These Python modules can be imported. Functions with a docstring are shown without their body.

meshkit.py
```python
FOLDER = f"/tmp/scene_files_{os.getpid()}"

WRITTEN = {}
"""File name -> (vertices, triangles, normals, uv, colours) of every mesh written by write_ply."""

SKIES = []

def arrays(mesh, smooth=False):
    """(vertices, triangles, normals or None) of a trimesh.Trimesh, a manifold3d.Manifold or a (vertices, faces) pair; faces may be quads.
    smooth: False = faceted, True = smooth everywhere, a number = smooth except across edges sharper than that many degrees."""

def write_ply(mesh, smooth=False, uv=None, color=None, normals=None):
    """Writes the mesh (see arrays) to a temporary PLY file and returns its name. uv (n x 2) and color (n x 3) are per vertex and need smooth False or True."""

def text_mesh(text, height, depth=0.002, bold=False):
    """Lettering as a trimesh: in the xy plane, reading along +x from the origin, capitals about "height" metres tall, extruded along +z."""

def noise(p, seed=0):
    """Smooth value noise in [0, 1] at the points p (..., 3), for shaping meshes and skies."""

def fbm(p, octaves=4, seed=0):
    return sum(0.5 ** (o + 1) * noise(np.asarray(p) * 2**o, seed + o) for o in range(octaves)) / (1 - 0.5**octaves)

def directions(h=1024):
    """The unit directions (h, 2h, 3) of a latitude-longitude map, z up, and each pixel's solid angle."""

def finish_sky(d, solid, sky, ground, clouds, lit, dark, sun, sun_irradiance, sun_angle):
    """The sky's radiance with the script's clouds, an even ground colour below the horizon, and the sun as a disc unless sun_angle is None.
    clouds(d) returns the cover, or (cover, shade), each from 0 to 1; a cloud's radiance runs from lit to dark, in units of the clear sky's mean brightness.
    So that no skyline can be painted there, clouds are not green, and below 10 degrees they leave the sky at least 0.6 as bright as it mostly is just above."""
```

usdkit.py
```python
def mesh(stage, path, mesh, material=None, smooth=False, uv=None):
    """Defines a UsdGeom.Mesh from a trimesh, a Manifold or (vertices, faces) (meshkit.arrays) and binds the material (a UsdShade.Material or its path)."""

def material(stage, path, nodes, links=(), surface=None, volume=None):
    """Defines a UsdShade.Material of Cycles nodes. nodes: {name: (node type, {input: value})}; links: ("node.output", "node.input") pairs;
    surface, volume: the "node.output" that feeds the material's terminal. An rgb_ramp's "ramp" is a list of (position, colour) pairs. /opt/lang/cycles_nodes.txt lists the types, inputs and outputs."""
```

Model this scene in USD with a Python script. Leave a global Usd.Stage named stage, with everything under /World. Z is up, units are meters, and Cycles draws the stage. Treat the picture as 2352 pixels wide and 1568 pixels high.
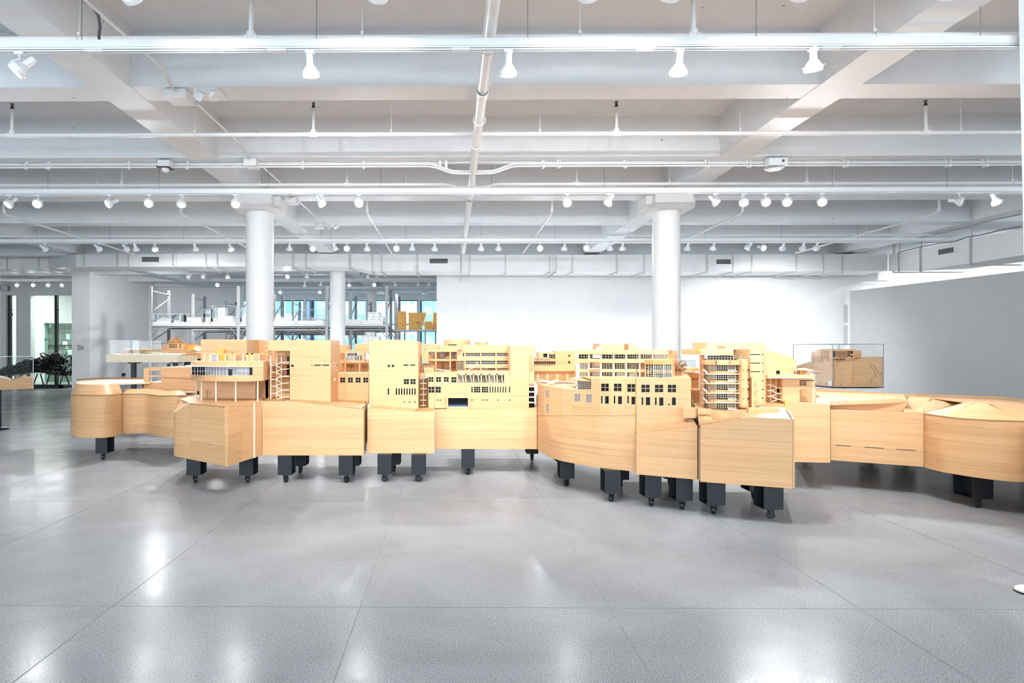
import math, random
import numpy as np, trimesh, usdkit, meshkit
from pxr import Usd, UsdGeom, UsdLux, UsdShade, Gf, Sdf
from shapely.geometry import Polygon, box as sbox
from shapely.ops import unary_union

stage = Usd.Stage.CreateInMemory()
UsdGeom.SetStageUpAxis(stage, 'Z'); UsdGeom.SetStageMetersPerUnit(stage, 1.0)
UsdGeom.Xform.Define(stage, '/World'); UsdGeom.Scope.Define(stage, '/World/Looks')
stage.SetDefaultPrim(stage.GetPrimAtPath('/World'))

# ---------------------------------------------------------------- camera
PW, PH = 2352.0, 1568.0
FPX, CX, CY, YAW, CAMZ = 1350.0, 1026.0, 800.0, math.radians(0.5), 1.4
cam = UsdGeom.Camera.Define(stage, '/World/camera')
cam.AddTranslateOp().Set(Gf.Vec3d(0, 0, CAMZ))
cam.AddRotateXYZOp().Set(Gf.Vec3f(90, 0, math.degrees(YAW)))
cam.CreateHorizontalApertureAttr(36.0); cam.CreateVerticalApertureAttr(36.0 * PH / PW)
cam.CreateFocalLengthAttr(36.0 * FPX / PW)
cam.CreateHorizontalApertureOffsetAttr((PW / 2 - CX) * 36.0 / PW)
cam.CreateVerticalApertureOffsetAttr((CY - PH / 2) * 36.0 / PW)
cam.CreateClippingRangeAttr(Gf.Vec2f(0.05, 400))
cam.CreateFStopAttr(0.0)
cam.CreateExposureAttr(EXPOSURE := 0.44)

# ---------------------------------------------------------------- daylight
dome = UsdLux.DomeLight.Define(stage, '/World/sky_light')
dome.CreateIntensityAttr(1.25); dome.CreateColorAttr(Gf.Vec3f(0.80, 0.92, 1.0))
for k, (x0, x1) in enumerate([(-15.4, -11.2), (-9.6, -4.2), (-2.6, 2.6), (4.4, 9.6), (11.2, 15.2)]):   # daylight in the five windows behind the camera
    w = UsdLux.RectLight.Define(stage, f'/World/window_daylight_{k:03d}')
    w.CreateWidthAttr(x1 - x0); w.CreateHeightAttr(2.7); w.CreateIntensityAttr(3.9); w.CreateColorAttr(Gf.Vec3f(0.76, 0.88, 1.0))
    w.AddTranslateOp().Set(Gf.Vec3d((x0 + x1) / 2, -5.24, 2.35)); w.AddRotateXYZOp().Set(Gf.Vec3f(90, 0, 0))
SPOT = 1.45   # strength of every track lamp

# ---------------------------------------------------------------- pixel -> place (a ruler for reading sizes off the photograph at a known distance)
CAM = np.array([0, 0, CAMZ]); cs, sn = math.cos(YAW), math.sin(YAW)
FWD, RGT = np.array([-sn, cs, 0]), np.array([cs, sn, 0])
def ray(px, py): return FWD + RGT * (px - CX) / FPX + np.array([0, 0, 1.0]) * (CY - py) / FPX
def at(px, py, Y):
    d = ray(px, py); return CAM + d * (Y / d[1])
def XX(px, Y): return at(px, 800, Y)[0]
def ZZ(py, Y): return at(1038, py, Y)[2]

# ---------------------------------------------------------------- prims
used = {}
def uname(parent, name):
    k = (parent, name); n = used.get(k, 0); used[k] = n + 1
    return f'{parent}/{name}' + (f'_{n:03d}' if n else '')
def tag(p, label=None, cat=None, group=None, kind=None):
    for k, v in (('label', label), ('category', cat), ('group', group), ('kind', kind)):
        if v: p.SetCustomDataByKey(k, v)
    return p
class Thing:
    def __init__(s, name, label=None, cat=None, group=None, kind=None, loc=(0, 0, 0)):
        s.path = uname('/World', name); s.loc = np.array(loc, float)
        x = UsdGeom.Xform.Define(stage, s.path); x.AddTranslateOp().Set(Gf.Vec3d(*map(float, loc)))
        tag(x.GetPrim(), label, cat, group, kind)
    def part(s, name, mesh, mat, parent=None, smooth=False, label=None, kind=None):
        v, f = (np.array(mesh.vertices), np.array(mesh.faces)) if hasattr(mesh, 'vertices') else mesh
        p = uname(parent or s.path, name)
        m = usdkit.mesh(stage, p, trimesh.Trimesh(v - s.loc, f, process=False), M[mat], smooth)
        tag(m.GetPrim(), label, None, None, kind)
        return p
def single(name, mesh, mat, label=None, cat=None, group=None, kind=None, smooth=False):
    p = uname('/World', name)
    m = usdkit.mesh(stage, p, mesh, M[mat], smooth); tag(m.GetPrim(), label, cat, group, kind); return p

# ---------------------------------------------------------------- meshes
cat = lambda ms: trimesh.util.concatenate([m for m in ms if m is not None])
def box(x0, x1, y0, y1, z0, z1):
    m = trimesh.creation.box([abs(x1 - x0), abs(y1 - y0), abs(z1 - z0)]); m.apply_translation([(x0 + x1) / 2, (y0 + y1) / 2, (z0 + z1) / 2]); return m
def pbox(px0, py0, px1, py1, Y, dep):
    a, b = at(px0, py1, Y), at(px1, py0, Y); return box(a[0], b[0], Y, Y + dep, a[2], b[2])
def fr(d):
    d = np.asarray(d, float); d = d / np.linalg.norm(d)
    a = np.array([0, 0, 1.0]) if abs(d[2]) < .9 else np.array([1.0, 0, 0])
    u = np.cross(a, d); u /= np.linalg.norm(u); return u, np.cross(d, u), d
def tube(pts, r, n=8, caps=True):
    P = [np.asarray(p, float) for p in pts]; rr = r if np.ndim(r) else [r] * len(P); V, F = [], []
    u, v, _ = fr(P[1] - P[0])
    for i, p in enumerate(P):
        t = (P[min(i + 1, len(P) - 1)] - P[max(i - 1, 0)]); t /= np.linalg.norm(t)
        u = u - t * (u @ t); u /= np.linalg.norm(u); v = np.cross(t, u)
        for k in range(n):
            a = 2 * math.pi * k / n; V.append(p + rr[i] * (math.cos(a) * u + math.sin(a) * v))
    for i in range(len(P) - 1):
        for k in range(n):
            a, b, c, d = i * n + k, i * n + (k + 1) % n, (i + 1) * n + (k + 1) % n, (i + 1) * n + k; F += [[a, b, c], [a, c, d]]
    if caps:
        V += [P[0], P[-1]]; m = len(V)
        for k in range(n):
            F += [[m - 2, (k + 1) % n, k], [m - 1, (len(P) - 1) * n + k, (len(P) - 1) * n + (k + 1) % n]]
    return trimesh.Trimesh(V, F, process=False)
def bar(a, b, w, h=None):
    """square bar from a to b: w across, h up"""
    h = h or w; a, b = np.asarray(a, float), np.asarray(b, float); u, v, d = fr(b - a)
    if abs(d[2]) < .9:
        u = np.cross(np.array([0, 0, 1.0]), d); u /= np.linalg.norm(u); v = np.cross(d, u)
    V = [p + sx * u * w / 2 + sy * v * h / 2 for p in (a, b) for sx, sy in ((-1, -1), (1, -1), (1, 1), (-1, 1))]
    return trimesh.Trimesh(V, [[0, 2, 1], [0, 3, 2], [4, 5, 6], [4, 6, 7], [0, 1, 5], [0, 5, 4], [1, 2, 6], [1, 6, 5], [2, 3, 7], [2, 7, 6], [3, 0, 4], [3, 4, 7]], process=False)
def lathe(prof, n=20, origin=(0, 0, 0), axis=(0, 0, 1)):
    """profile of (r, h) along the axis from the origin"""
    u, v, d = fr(axis); o = np.asarray(origin, float); V, F = [], []
    for r, h in prof:
        for k in range(n):
            a = 2 * math.pi * k / n; V.append(o + d * h + r * (math.cos(a) * u + math.sin(a) * v))
    for i in range(len(prof) - 1):
        for k in range(n):
            a, b, c, e = i * n + k, i * n + (k + 1) % n, (i + 1) * n + (k + 1) % n, (i + 1) * n + k; F += [[a, b, c], [a, c, e]]
    return trimesh.Trimesh(V, F, process=False)
def plan(pts, z0, z1):
    """plan polygon of (x, y) extruded from z0 to z1"""
    p = Polygon(pts).buffer(0); p = p if p.geom_type == 'Polygon' else max(p.geoms, key=lambda g: g.area)
    m = trimesh.creation.extrude_polygon(p, z1 - z0, engine='earcut'); m.apply_translation([0, 0, z0]); return m
def sheet(rows, th=.012):
    """surface through rows of points, given thickness downwards"""
    R, C = len(rows), len(rows[0]); A = np.array(rows, float).reshape(-1, 3); B = A - [0, 0, th]; n = R * C; F = []
    for i in range(R - 1):
        for j in range(C - 1):
            a, b, c, d = i * C + j, i * C + j + 1, (i + 1) * C + j + 1, (i + 1) * C + j; F += [[a, b, c], [a, c, d], [n + a, n + c, n + b], [n + a, n + d, n + c]]
    rim = [j for j in range(C)] + [i * C + C - 1 for i in range(1, R)] + [(R - 1) * C + j for j in range(C - 2, -1, -1)] + [i * C for i in range(R - 2, 0, -1)]
    for a, b in zip(rim, rim[1:] + rim[:1]): F += [[a, n + a, n + b], [a, n + b, b]]
    return trimesh.Trimesh(np.vstack([A, B]), F, process=False)
class Pl:
    """a vertical plane through two places given as (px, Y)"""
    def __init__(s, a, b):
        s.p0, s.p1 = at(a[0], 800, a[1])[:2], at(b[0], 800, b[1])[:2]
        s.t = (s.p1 - s.p0) / np.linalg.norm(s.p1 - s.p0); s.n = np.array([-s.t[1], s.t[0]])
        if s.n @ s.p0 < 0: s.n = -s.n
    def pt(s, px, py):
        d = ray(px, py); return CAM + d * ((s.p0 @ s.n) / (d[:2] @ s.n))
    def uz(s, px, py):
        P = s.pt(px, py); return ((P[:2] - s.p0) @ s.t, P[2])
    def slab(s, poly, w0, w1):
        out = []
        for g in (getattr(poly, 'geoms', None) or [poly]):
            if g.geom_type != 'Polygon' or g.area < 1e-7: continue
            m = trimesh.creation.extrude_polygon(g, w1 - w0, engine='earcut'); v = np.array(m.vertices)
            P = np.zeros_like(v); P[:, :2] = s.p0 + v[:, :1] * s.t + (v[:, 2:3] + w0) * s.n; P[:, 2] = v[:, 1]
            f = np.array(m.faces); f = f[:, ::-1] if s.t[0] * s.n[1] - s.t[1] * s.n[0] > 0 else f
            out.append(trimesh.Trimesh(P, f, process=False))
        return cat(out) if out else None
    def poly(s, pts): return Polygon([s.uz(*p) for p in pts]).buffer(0)
    def rect(s, x0, y0, x1, y1): return s.poly([(x0, y0), (x1, y0), (x1, y1), (x0, y1)])
def flat(Y): return Pl((900, Y), (1100, Y))
def facade(T, pl, pts, holes=(), dep=.1, name='wall', mat='wood', th=.012, pane='dark_pane', front=0.0, mull='wood', solid=True, mw=.0035):
    """a wall whose outline and openings are read from the photograph, on the plane pl; every opening gets its pane and mullions"""
    outer = pl.poly(pts); rs = [pl.rect(*h[:4]) for h in holes]
    ms = [pl.slab(outer.difference(unary_union(rs)) if rs else outer, front, front + th)]
    if solid: ms.append(pl.slab(outer, front + th, front + dep))
    wall = T.part(name, cat(ms), mat)
    for h, r in zip(holes, rs):
        nx, ny = (h[4], h[5]) if len(h) > 5 else (1, 1)
        w = T.part('window', pl.slab(r, front + (.004 if nx * ny > 1 else .0012), front + .0065), pane)
        if nx * ny > 1:
            a, b, c, d = r.bounds; g = []
            for i in range(1, nx): u = a + (c - a) * i / nx; g.append(sbox(u - mw / 2, b, u + mw / 2, d))
            for j in range(1, ny): v = b + (d - b) * j / ny; g.append(sbox(a, v - mw / 2, c, v + mw / 2))
            T.part('mullions', pl.slab(unary_union(g), front + .001, front + .0039), mull, parent=w)
    return wall
def spline(chain, n):
    """more places along a curved chain"""
    from scipy.interpolate import PchipInterpolator
    c = np.array(chain, float); P = np.array([at(a, 800, b)[:2] for a, b in c]); s = np.r_[0, np.cumsum(np.linalg.norm(np.diff(P, axis=0), axis=1))]
    q = np.linspace(0, s[-1], n); return np.c_[PchipInterpolator(s, P[:, 0])(q), PchipInterpolator(s, P[:, 1])(q)]
def normals2(P):
    t = np.gradient(np.asarray(P), axis=0); n = np.c_[-t[:, 1], t[:, 0]]; n /= np.linalg.norm(n, axis=1)[:, None]
    return n if (n[len(n) // 2] @ P[len(n) // 2]) > 0 else -n
def topz(P, prof):
    """heights along the plan points P for an edge seen in the photograph as (px, py) points"""
    P = np.asarray(P); d = np.c_[P, np.zeros(len(P))] - [0, 0, 0]; px = CX + FPX * (d @ RGT) / (d @ FWD)
    py = np.interp(px, [a for a, _ in prof], [b for _, b in prof]); return CAMZ + (CY - py) / FPX * (d @ FWD)
def ribbon(P, zb, zt, th=.02):
    P = np.asarray(P); N = normals2(P); Q = P + N * th; n = len(P)
    zb = np.broadcast_to(zb, n); zt = np.broadcast_to(zt, n)
    V = np.vstack([np.c_[P, zb], np.c_[P, zt], np.c_[Q, zt], np.c_[Q, zb]]); F = []
    for k in range(4):
        a0, b0 = k * n, ((k + 1) % 4) * n
        for i in range(n - 1): F += [[a0 + i, a0 + i + 1, b0 + i + 1], [a0 + i, b0 + i + 1, b0 + i]]
    for i in (0, n - 1): F += [[i, n + i, 2 * n + i], [i, 2 * n + i, 3 * n + i]]
    m = trimesh.Trimesh(V, F, process=False); m.fix_normals(); return m
def skirt(T, P, zb, zt, cuts, th=.02, mat='wood', gap=.0008, smooth=35):
    """front of a model section: boards stacked with open joints"""
    zb = np.broadcast_to(np.asarray(zb, float), len(P)); zt = np.broadcast_to(np.asarray(zt, float), len(P)); c = [0.0, *cuts, 1.0]
    for a, b in zip(c, c[1:]):
        h0 = float(np.min(zt - zb)); lo = zb + h0 * a + (gap / 2 if a > 0 else 0); hi = zb + h0 * b - gap / 2 if b < 1 else zt
        T.part('board', ribbon(P, lo, hi, th), mat, smooth=smooth)
def line2(a, b, n=2): return np.array([at(a[0], 800, a[1])[:2] * (1 - t) + at(b[0], 800, b[1])[:2] * t for t in np.linspace(0, 1, n)])

# ---------------------------------------------------------------- materials
M = {}
def mk(name, nodes, links=(), surface='p.BSDF'):
    M[name] = usdkit.material(stage, f'/World/Looks/{name}', nodes, links, surface)
def plain(name, col, rough=.5, **kw):
    mk(name, {'p': ('principled_bsdf', {'base_color': col, 'roughness': rough, **kw})})
def paint(name, col, rough=.55, bump=.15, scale=9.0, specks=0.0):
    """painted surface: slight unevenness of tone, rolled-on relief, optional tiny dark chips"""
    lo = tuple(c * .955 for c in col)
    nodes = {'g': ('geometry', {}), 'n': ('noise_texture', {'scale': scale, 'detail': 5.0, 'roughness': .6}), 'r': ('rgb_ramp', {'ramp': [(.3, lo), (.7, col)]}),
             'n2': ('noise_texture', {'scale': scale * 6, 'detail': 3.0}), 'b': ('bump', {'strength': bump, 'distance': .01}),
             'p': ('principled_bsdf', {'roughness': rough, 'specular_ior_level': .3})}
    links = [('g.position', 'n.vector'), ('g.position', 'n2.vector'), ('n.fac', 'r.fac'), ('n2.fac', 'b.height'), ('b.normal', 'p.normal')]
    if specks:
        nodes.update({'v': ('voronoi_texture', {'scale': 2.3}), 'vm': ('mapping', {'scale': (1.0, 2.0, 1.6)}), 'n3': ('noise_texture', {'scale': 14.0, 'detail': 3.0}), 'ad': ('math', {'math_type': 'multiply_add', 'value2': .09}),
                      'vr': ('rgb_ramp', {'ramp': [(0, (specks,) * 3), (.034, (specks,) * 3), (.045, (1, 1, 1)), (1, (1, 1, 1))]}), 'mx': ('mix', {'mix_type': 'multiply', 'fac': 1.0})})
        links += [('g.position', 'vm.vector'), ('vm.vector', 'v.vector'), ('g.position', 'n3.vector'), ('n3.fac', 'ad.value1'), ('v.distance', 'ad.value3'), ('ad.value', 'vr2.fac') if 0 else ('v.distance', 'vr.fac'), ('r.color', 'mx.color1'), ('vr.color', 'mx.color2'), ('mx.color', 'p.base_color')]
        links = [l for l in links if not l[1].startswith('ad.') and not l[0].startswith('ad.') and l[1] != 'n3.vector']; nodes.pop('ad'); nodes.pop('n3')
    else: links.append(('r.color', 'p.base_color'))
    mk(name, nodes, links)
paint('ceiling_paint', (.765, .79, .82), .6, .22, 5.0, .35)
paint('beam_paint', (.80, .825, .85), .6, .2, 5.0, .4)
paint('wall_paint', (.84, .84, .838), .6, .05, 3.0)
paint('grey_wall_paint', (.60, .60, .595), .6, .05, 3.0)
paint('dim_wall_paint', (.82, .82, .82), .6, .05, 3.0)
paint('column_paint', (.86, .86, .86), .5, .08, 6.0)
paint('pipe_paint', (.82, .82, .815), .35, .08, 12.0)
paint('track_white', (.87, .89, .91), .3, .0, 12.0)
plain('lamp_white', (.86, .87, .88), .32)
plain('steel_wire', (.30, .30, .31), .35, metallic=.7)
plain('black_steel', (.012, .0145, .018), .42)
plain('leg_steel', (.010, .013, .017), .5)
plain('black_rubber', (.012, .012, .013), .35)
plain('caster_hub', (.10, .10, .105), .3, metallic=.6)
plain('dark_brass', (.06, .055, .05), .4, metallic=.7)
plain('grille_dark', (.05, .055, .06), .5)
plain('rack_white', (.56, .565, .57), .4)
plain('rack_grey', (.24, .245, .25), .45)
plain('hanger_paint', (.60, .60, .60), .5)
plain('rack_dark', (.14, .145, .15), .45)
plain('slot_dark', (.015, .015, .017), .7)
plain('model_white', (.88, .88, .88), .5)
plain('model_grey', (.50, .50, .50), .6)
plain('frame_black', (.01, .011, .012), .35)
plain('ink', (.06, .06, .065), .6)
plain('sign_white', (.85, .85, .85), .4)
plain('sign_red', (.45, .10, .08), .4)
plain('print_tan', (.60, .52, .40), .6)
plain('print_green', (.17, .25, .20), .6)
plain('print_grey', (.27, .30, .28), .6)
plain('mint_wall', (.60, .78, .68), .5)
plain('mint_dark', (.20, .33, .27), .45)
plain('cable_dark', (.10, .11, .12), .45)
plain('branch_black', (.010, .010, .011), .38)
plain('steel_blue', (.12, .19, .30), .45)
plain('asphalt_grey', (.5, .52, .55), .8)
plain('facade_blue', (.22, .40, .56), .4)
plain('facade_white', (.38, .49, .58), .6)
plain('facade_glass', (.10, .28, .46), .2)
plain('emergency_lens', (.75, .76, .78), .25)
plain('maroon_plate', (.08, .02, .03), .4)
mk('dark_pane', {'p': ('principled_bsdf', {'base_color': (.006, .0065, .009), 'roughness': .25, 'specular_ior_level': .2})})
mk('grey_pane', {'p': ('principled_bsdf', {'base_color': (.26, .25, .27), 'roughness': .2})})
mk('acrylic', {'f': ('layer_weight', {'blend': .25}), 'c': ('map_range', {'from_min': 0.0, 'from_max': 1.0, 'to_min': .01, 'to_max': .16}), 't': ('transparent_bsdf', {'color': (.985, .99, .99)}), 'g': ('glossy_bsdf', {'roughness': .03, 'color': (.9, .9, .9)}), 'm': ('mix_closure', {})},
   [('f.facing', 'c.value'), ('c.result', 'm.fac'), ('t.BSDF', 'm.closure1'), ('g.BSDF', 'm.closure2')], 'm.closure')
mk('green_glass', {'f': ('layer_weight', {'blend': .25}), 'c': ('map_range', {'from_min': 0.0, 'from_max': 1.0, 'to_min': .01, 'to_max': .16}), 't': ('transparent_bsdf', {'color': (.87, .96, .915)}), 'g': ('glossy_bsdf', {'roughness': .03, 'color': (.9, .9, .9)}), 'm': ('mix_closure', {})},
   [('f.facing', 'c.value'), ('c.result', 'm.fac'), ('t.BSDF', 'm.closure1'), ('g.BSDF', 'm.closure2')], 'm.closure')
mk('clear_glass', {'f': ('layer_weight', {'blend': .25}), 'c': ('map_range', {'from_min': 0.0, 'from_max': 1.0, 'to_min': .01, 'to_max': .16}), 't': ('transparent_bsdf', {'color': (.95, .98, .99)}), 'g': ('glossy_bsdf', {'roughness': .03, 'color': (.9, .9, .9)}), 'm': ('mix_closure', {})},
   [('f.facing', 'c.value'), ('c.result', 'm.fac'), ('t.BSDF', 'm.closure1'), ('g.BSDF', 'm.closure2')], 'm.closure')
mk('lens_lit', {'e': ('emission', {'color': (1, .97, .92), 'strength': 22.0})}, surface='e.emission')
mk('panel_glow', {'e': ('emission', {'color': (1, 1, 1), 'strength': 26.0})}, surface='e.emission')
mk('lens_dim', {'e': ('emission', {'color': (1, .98, .95), 'strength': 1.6})}, surface='e.emission')
def wood(name, lo, hi, rough=.42, grain=(1.1, 1.1, 46.0)):
    """fine-grained pale maple: grain runs level along the boards, each piece a shade of its own"""
    mk(name, {'g': ('geometry', {}), 'o': ('object_info', {}), 'm': ('mapping', {'scale': grain}),
              'of': ('vector_math', {'math_type': 'scale', 'vector1': (7.3, 3.1, 5.7)}), 'ad': ('vector_math', {'math_type': 'add'}),
              'n': ('noise_texture', {'scale': 1.0, 'detail': 6.0, 'roughness': .62, 'distortion': .5}), 'r': ('rgb_ramp', {'ramp': [(.28, lo), (.5, tuple((a + b) / 2 for a, b in zip(lo, hi))), (.72, hi)]}),
              'n2': ('noise_texture', {'scale': 2.2, 'detail': 3.0}), 'mr': ('map_range', {'from_min': 0.0, 'from_max': 1.0, 'to_min': .93, 'to_max': 1.05}), 'hv': ('hsv', {'hue': .5, 'saturation': 1.0}),
              'p': ('principled_bsdf', {'roughness': rough, 'specular_ior_level': .35})},
       [('g.position', 'ad.vector1'), ('o.random', 'of.scale'), ('of.vector', 'ad.vector2'), ('ad.vector', 'm.vector'), ('m.vector', 'n.vector'), ('n.fac', 'r.fac'), ('o.random', 'mr.value'), ('mr.result', 'hv.value'), ('r.color', 'hv.color'), ('hv.color', 'p.base_color')])
wood('wood', (.65, .362, .160), (.78, .475, .25))
plain('gap_shade_wood', (.022, .014, .009), .7)  # dark brown boards, nearly blackened to put the shade of the gap into colour
wood('wood_mid', (.50, .275, .10), (.60, .345, .14))
wood('wood_dark', (.40, .20, .085), (.50, .27, .12))
wood('wood_orange', (.80, .40, .07), (.90, .49, .10))
wood('wood_white', (.88, .76, .52), (.94, .83, .62))
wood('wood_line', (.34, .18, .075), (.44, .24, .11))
# polished concrete: cloudy grey with fine aggregate, scratches of sheen
mk('polished_concrete', {'g': ('geometry', {}), 'o': ('object_info', {}),
   'n1': ('noise_texture', {'scale': .9, 'detail': 6.0, 'roughness': .6, 'distortion': .8}), 'r1': ('rgb_ramp', {'ramp': [(.3, (.29, .294, .30)), (.7, (.39, .394, .40))]}),
   'n2': ('noise_texture', {'scale': 150.0, 'detail': 2.0, 'roughness': .7}), 'r2': ('rgb_ramp', {'ramp': [(.30, (.42, .42, .43)), (.46, (.92, .92, .92)), (.60, (1.15, 1.15, 1.15)), (.73, (1.6, 1.6, 1.6))]}), 'x1': ('mix', {'mix_type': 'multiply', 'fac': 1.0}),
   'v': ('voronoi_texture', {'scale': 42.0}), 'r3': ('rgb_ramp', {'ramp': [(0, (.35, .35, .36)), (.09, (.35, .35, .36)), (.13, (1, 1, 1)), (1, (1, 1, 1))]}), 'x2': ('mix', {'mix_type': 'multiply', 'fac': .6}),
   'n4': ('noise_texture', {'scale': 1.7, 'detail': 5.0, 'roughness': .65}), 'mr': ('map_range', {'from_min': .3, 'from_max': .7, 'to_min': .16, 'to_max': .28}),
   'b': ('bump', {'strength': .02, 'distance': .002}),
   'p': ('principled_bsdf', {'specular_ior_level': .02})},
   [('g.position', 'n1.vector'), ('g.position', 'n2.vector'), ('g.position', 'v.vector'), ('g.position', 'n4.vector'), ('n1.fac', 'r1.fac'), ('n2.fac', 'r2.fac'), ('r1.color', 'x1.color1'), ('r2.color', 'x1.color2'),
    ('v.distance', 'r3.fac'), ('x1.color', 'x2.color1'), ('r3.color', 'x2.color2'), ('x2.color', 'p.base_color'), ('n4.fac', 'mr.value'), ('mr.result', 'p.roughness'), ('n4.fac', 'b.height'), ('b.normal', 'p.normal')])
plain('joint_fill', (.17, .17, .175), .7)
plain('strip_light', (.30, .30, .305), .6)

# ================================================================ THE ROOM
ZS, ZB = CAMZ + 3.13, CAMZ + 2.6            # slab and beam undersides
XL, XR, YB, YF = -17.0, 16.5, -5.0, 29.0
# floor: cast slabs with saw-cut joints
fl = Thing('floor', 'polished grey concrete floor cast in large slabs', None, kind='structure')
jx = sorted({XL, XR} | {x for x in (-.354 * 1.4 + 1.345 * k for k in range(-13, 14)) if XL < x < XR})
jy = [YB, -3.45, -1.2, 1.0, 3.18, 5.36, 7.62, 9.8, 12.0, 14.2, 16.4, 18.6, 20.8, 23.2, 26.0, YF]
GJ = .0028
for i in range(len(jx) - 1):
    for j in range(len(jy) - 1):
        fl.part('slab', box(jx[i] + GJ, jx[i + 1] - GJ, jy[j] + GJ, jy[j + 1] - GJ, -.05, 0), 'polished_concrete')
fl.part('joint_filler', box(XL, XR, YB, YF, -.06, -.002), 'strip_light')
# ceiling slab, beams, girders
ce = Thing('ceiling', 'white painted concrete ceiling with deep parallel beams', None, kind='structure')
ce.part('slab', box(XL - .3, XR + .3, YB - .3, YF + .3, ZS, ZS + .25), 'ceiling_paint')
def beam(y0, y1, x0=XL, x1=XR, zb=ZB, d=.035):
    V = [(x, y, z) for x in (x0, x1) for y, z in ((y0, zb), (y1, zb), (y1 + d, ZS + .02), (y0 - d, ZS + .02))]
    return trimesh.Trimesh(V, [[0, 1, 2], [0, 2, 3], [4, 6, 5], [4, 7, 6], [0, 4, 5], [0, 5, 1], [1, 5, 6], [1, 6, 2], [2, 6, 7], [2, 7, 3], [3, 7, 4], [3, 4, 0]])
BY = [-4.7, -2.6, -.5, 1.6, 3.72, 5.82, 7.98, 10.03, 12.12, 14.25, 16.35, 18.45, 20.55, 22.65, 24.75, 26.85]
for y in BY: ce.part('beam', beam(y, y + .33), 'beam_paint')
for x in (-10.45, -3.40, 3.83, 10.78):
    m = beam(-.20, .20, YB, YF, ZB - .004, .05); m.vertices = np.c_[x + m.vertices[:, 1], m.vertices[:, 0], m.vertices[:, 2]]; m.invert()
    ce.part('girder', m, 'beam_paint')
# columns
def column(px, Y, r, label):
    x = XX(px, Y); t = Thing('column', label, 'column', 'white round columns', loc=(x, Y, 0))
    t.part('shaft', lathe([(0, 0), (r, 0), (r, 3.78)], 48, (x, Y, 0)), 'column_paint', smooth=40)
    a, zc = .315, 3.745
    P = [(x - a, Y - .38), (x + a, Y - .38), (x + a, Y + .38), (x - a, Y + .38)]
    t.part('capital', plan(P, zc, ZB - .006), 'column_paint')
    t.part('drop', plan([(x - a - .10, Y - .22), (x - a - .0005, Y - .22), (x - a - .0005, Y + .22), (x - a - .10, Y + .22)], zc + .05, ZB - .006), 'column_paint')
    t.part('drop', plan([(x + a + .0005, Y - .22), (x + a + .10, Y - .22), (x + a + .10, Y + .22), (x + a + .0005, Y + .22)], zc + .05, ZB - .006), 'column_paint')
column(597, 10.2, .232, 'round white concrete column left of centre, rising behind the wooden model')
column(1530, 10.2, .232, 'round white concrete column right of centre, in front of the white back wall')
column(775.5, 17.25, .222, 'round white column standing before the storage racks, topped by the duct')
column(853, 24.7, .215, 'distant round white column near the blue far windows')
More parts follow.
